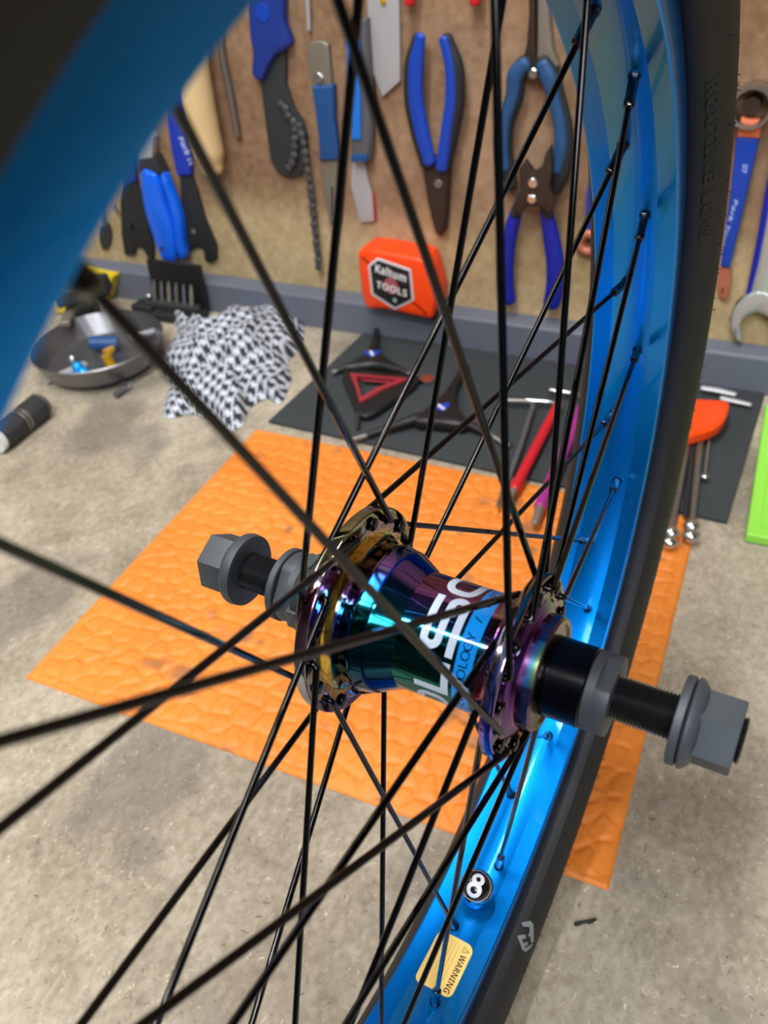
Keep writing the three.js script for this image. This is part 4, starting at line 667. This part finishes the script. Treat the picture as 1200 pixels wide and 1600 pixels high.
// L-shaped hex keys with coloured sleeves
for (const [label, sleeve, long, hw, tip, short, col] of [
  ['hex key with a slim dark grey sleeve, left of the red one', 'grey', [[833, 634], [808, 712], [786, 768]], 4.5, [777, 792], [[833, 634], [826, 628], [790, 626]], 'steel'],
  ['hex key with a red sleeve lying across both mats', 'red', [[871, 634], [836, 702], [804, 764]], 8.2, [792, 786], [[871, 634], [862, 629], [822, 626]], 'chrome'],
  ['hex key with a magenta sleeve nearest the far rim', 'magenta', [[908, 640], [874, 722], [844, 792]], 9.6, [836, 818], [[908, 640], [904, 618], [860, 610]], 'chrome']]) {
  const t = thing('hex_key', label, 'hex key', 'hex keys with sleeves'), y = 0.0112;
  part('sleeve', benchSweep(long, [hw * 0.88, hw, hw * 1.05], y, { seg: 14, steps: 14 }), mat[sleeve], t);
  part('short_leg', benchSweep(short, [3.6, 3.6, 4.4], y, { seg: 8, steps: 10 }), mat[col], t);
  part('tip', benchSweep([long[2], [(long[2][0] + tip[0]) / 2, (long[2][1] + tip[1]) / 2], tip], [hw * 0.8, hw * 0.72, hw * 0.6], y, { seg: 8, steps: 8 }), sleeve === 'grey' ? mat.steel : mat.dullSteel, t);
}
{ // folding key set on the right
  const t = thing('hex_key_set', 'orange folding key holder with long ball-ended keys on the dark mat', 'hex key set');
  part('holder', benchPlate([[1058, 626], [1100, 622], [1136, 625], [1140, 632], [1134, 650], [1120, 665], [1092, 675], [1058, 678]], 0.0105, 0.013, { bevel: 0.004, smooth: 3 }), mat.hiOrange, t);
  part('underside', benchPlate([[1062, 640], [1134, 642], [1126, 668], [1095, 686], [1064, 684]], 0.0037, 0.008, { bevel: 0.002 }), mat.softBlack, t);
  for (const [p, r, b] of [[[[1094, 688], [1087, 760], [1079, 836]], 5.6, 1], [[[1074, 690], [1061, 765], [1046, 846]], 5.6, 1], [[[1110, 666], [1106, 706], [1101, 745]], 1.8, 0]]) {
    const k = part('key', benchSweep(p, [r, r, r * 0.9], 0.0088, { seg: 8, steps: 10 }), b ? mat.steel : mat.dullSteel, t);
    const e = onY(p[2][0], p[2][1], 0.0088), f = onY(p[1][0], p[1][1], 0.0088), d = e.clone().sub(f).normalize(), R0 = b ? 0.0062 : 0.0034;
    for (const s of b ? [0.001, -0.0105] : [0]) { const q = e.clone().addScaledVector(d, s); part('ball_end', new THREE.SphereGeometry(R0, 18, 12).scale(1, 0.85, 1).translate(q.x, Math.max(q.y, 0.0035 + R0 * 0.86), q.z), mat.chrome, k); }
  }
  part('key_shade_bar', benchSweep([[1083, 690], [1077, 748], [1071, 806]], [4.5, 4.5, 4], 0.0075, { seg: 10, steps: 8 }), mat.softBlack, t);  // dark bar built in place of the shade between the long keys
}
solo('steel_bar', benchSweep([[1098, 606], [1122, 610], [1148, 616]], [5.5, 6, 5], 0.0102, { seg: 10, steps: 8, squash: 0.6 }), mat.paleMetal, 'short flat steel bar against the ledge above the orange holder, left one', 'bar');
solo('steel_bar', benchSweep([[1128, 622], [1150, 627], [1172, 632]], [5, 5, 4], 0.009, { seg: 10, steps: 8, squash: 0.6 }), mat.paleMetal, 'short flat steel bar behind the orange holder, nearer the lime green pad', 'bar');
{
  const t = thing('green_pad', 'lime green flat pad lying at the right edge of the bench', 'pad');
  const a = onY(1197, 630, 0.009), b = onY(1166, 834, 0.009), d = b.clone().sub(a), L = d.length(), n = V(-d.z, 0, d.x).normalize(); if (n.x < 0) n.negate();
  const c = a.clone().lerp(b, 0.5).addScaledVector(n, 0.075), turn = Math.atan2(d.x, d.z);
  part('pad', new RoundedBoxGeometry(0.15, 0.0087, L, 4, 0.002).rotateY(turn).translate(c.x, 0.0047, c.z), mat.lime, t);
  part('raised_panel', new RoundedBoxGeometry(0.132, 0.0016, L - 0.022, 3, 0.0006).rotateY(turn).translate(c.x, 0.0099, c.z), mat.lime, t);
}
{ // crumb of black rubber on the bare board
  const p = onY(914, 1441, 0.001); solo('rubber_crumb', sweep([V(p.x - 0.004, 0.0012, p.z + 0.003), V(p.x, 0.0016, p.z), V(p.x + 0.002, 0.0013, p.z - 0.001), V(p.x + 0.0045, 0.0012, p.z - 0.0035)], [0.0011, 0.0008, 0.0012, 0.0007], { n: V(0, 1, 0), seg: 8, steps: 8 }), mat.softBlack, 'tiny black rubber crumb on the bare bench beside the tyre', 'crumb');
}
renderer.render(scene, camera);
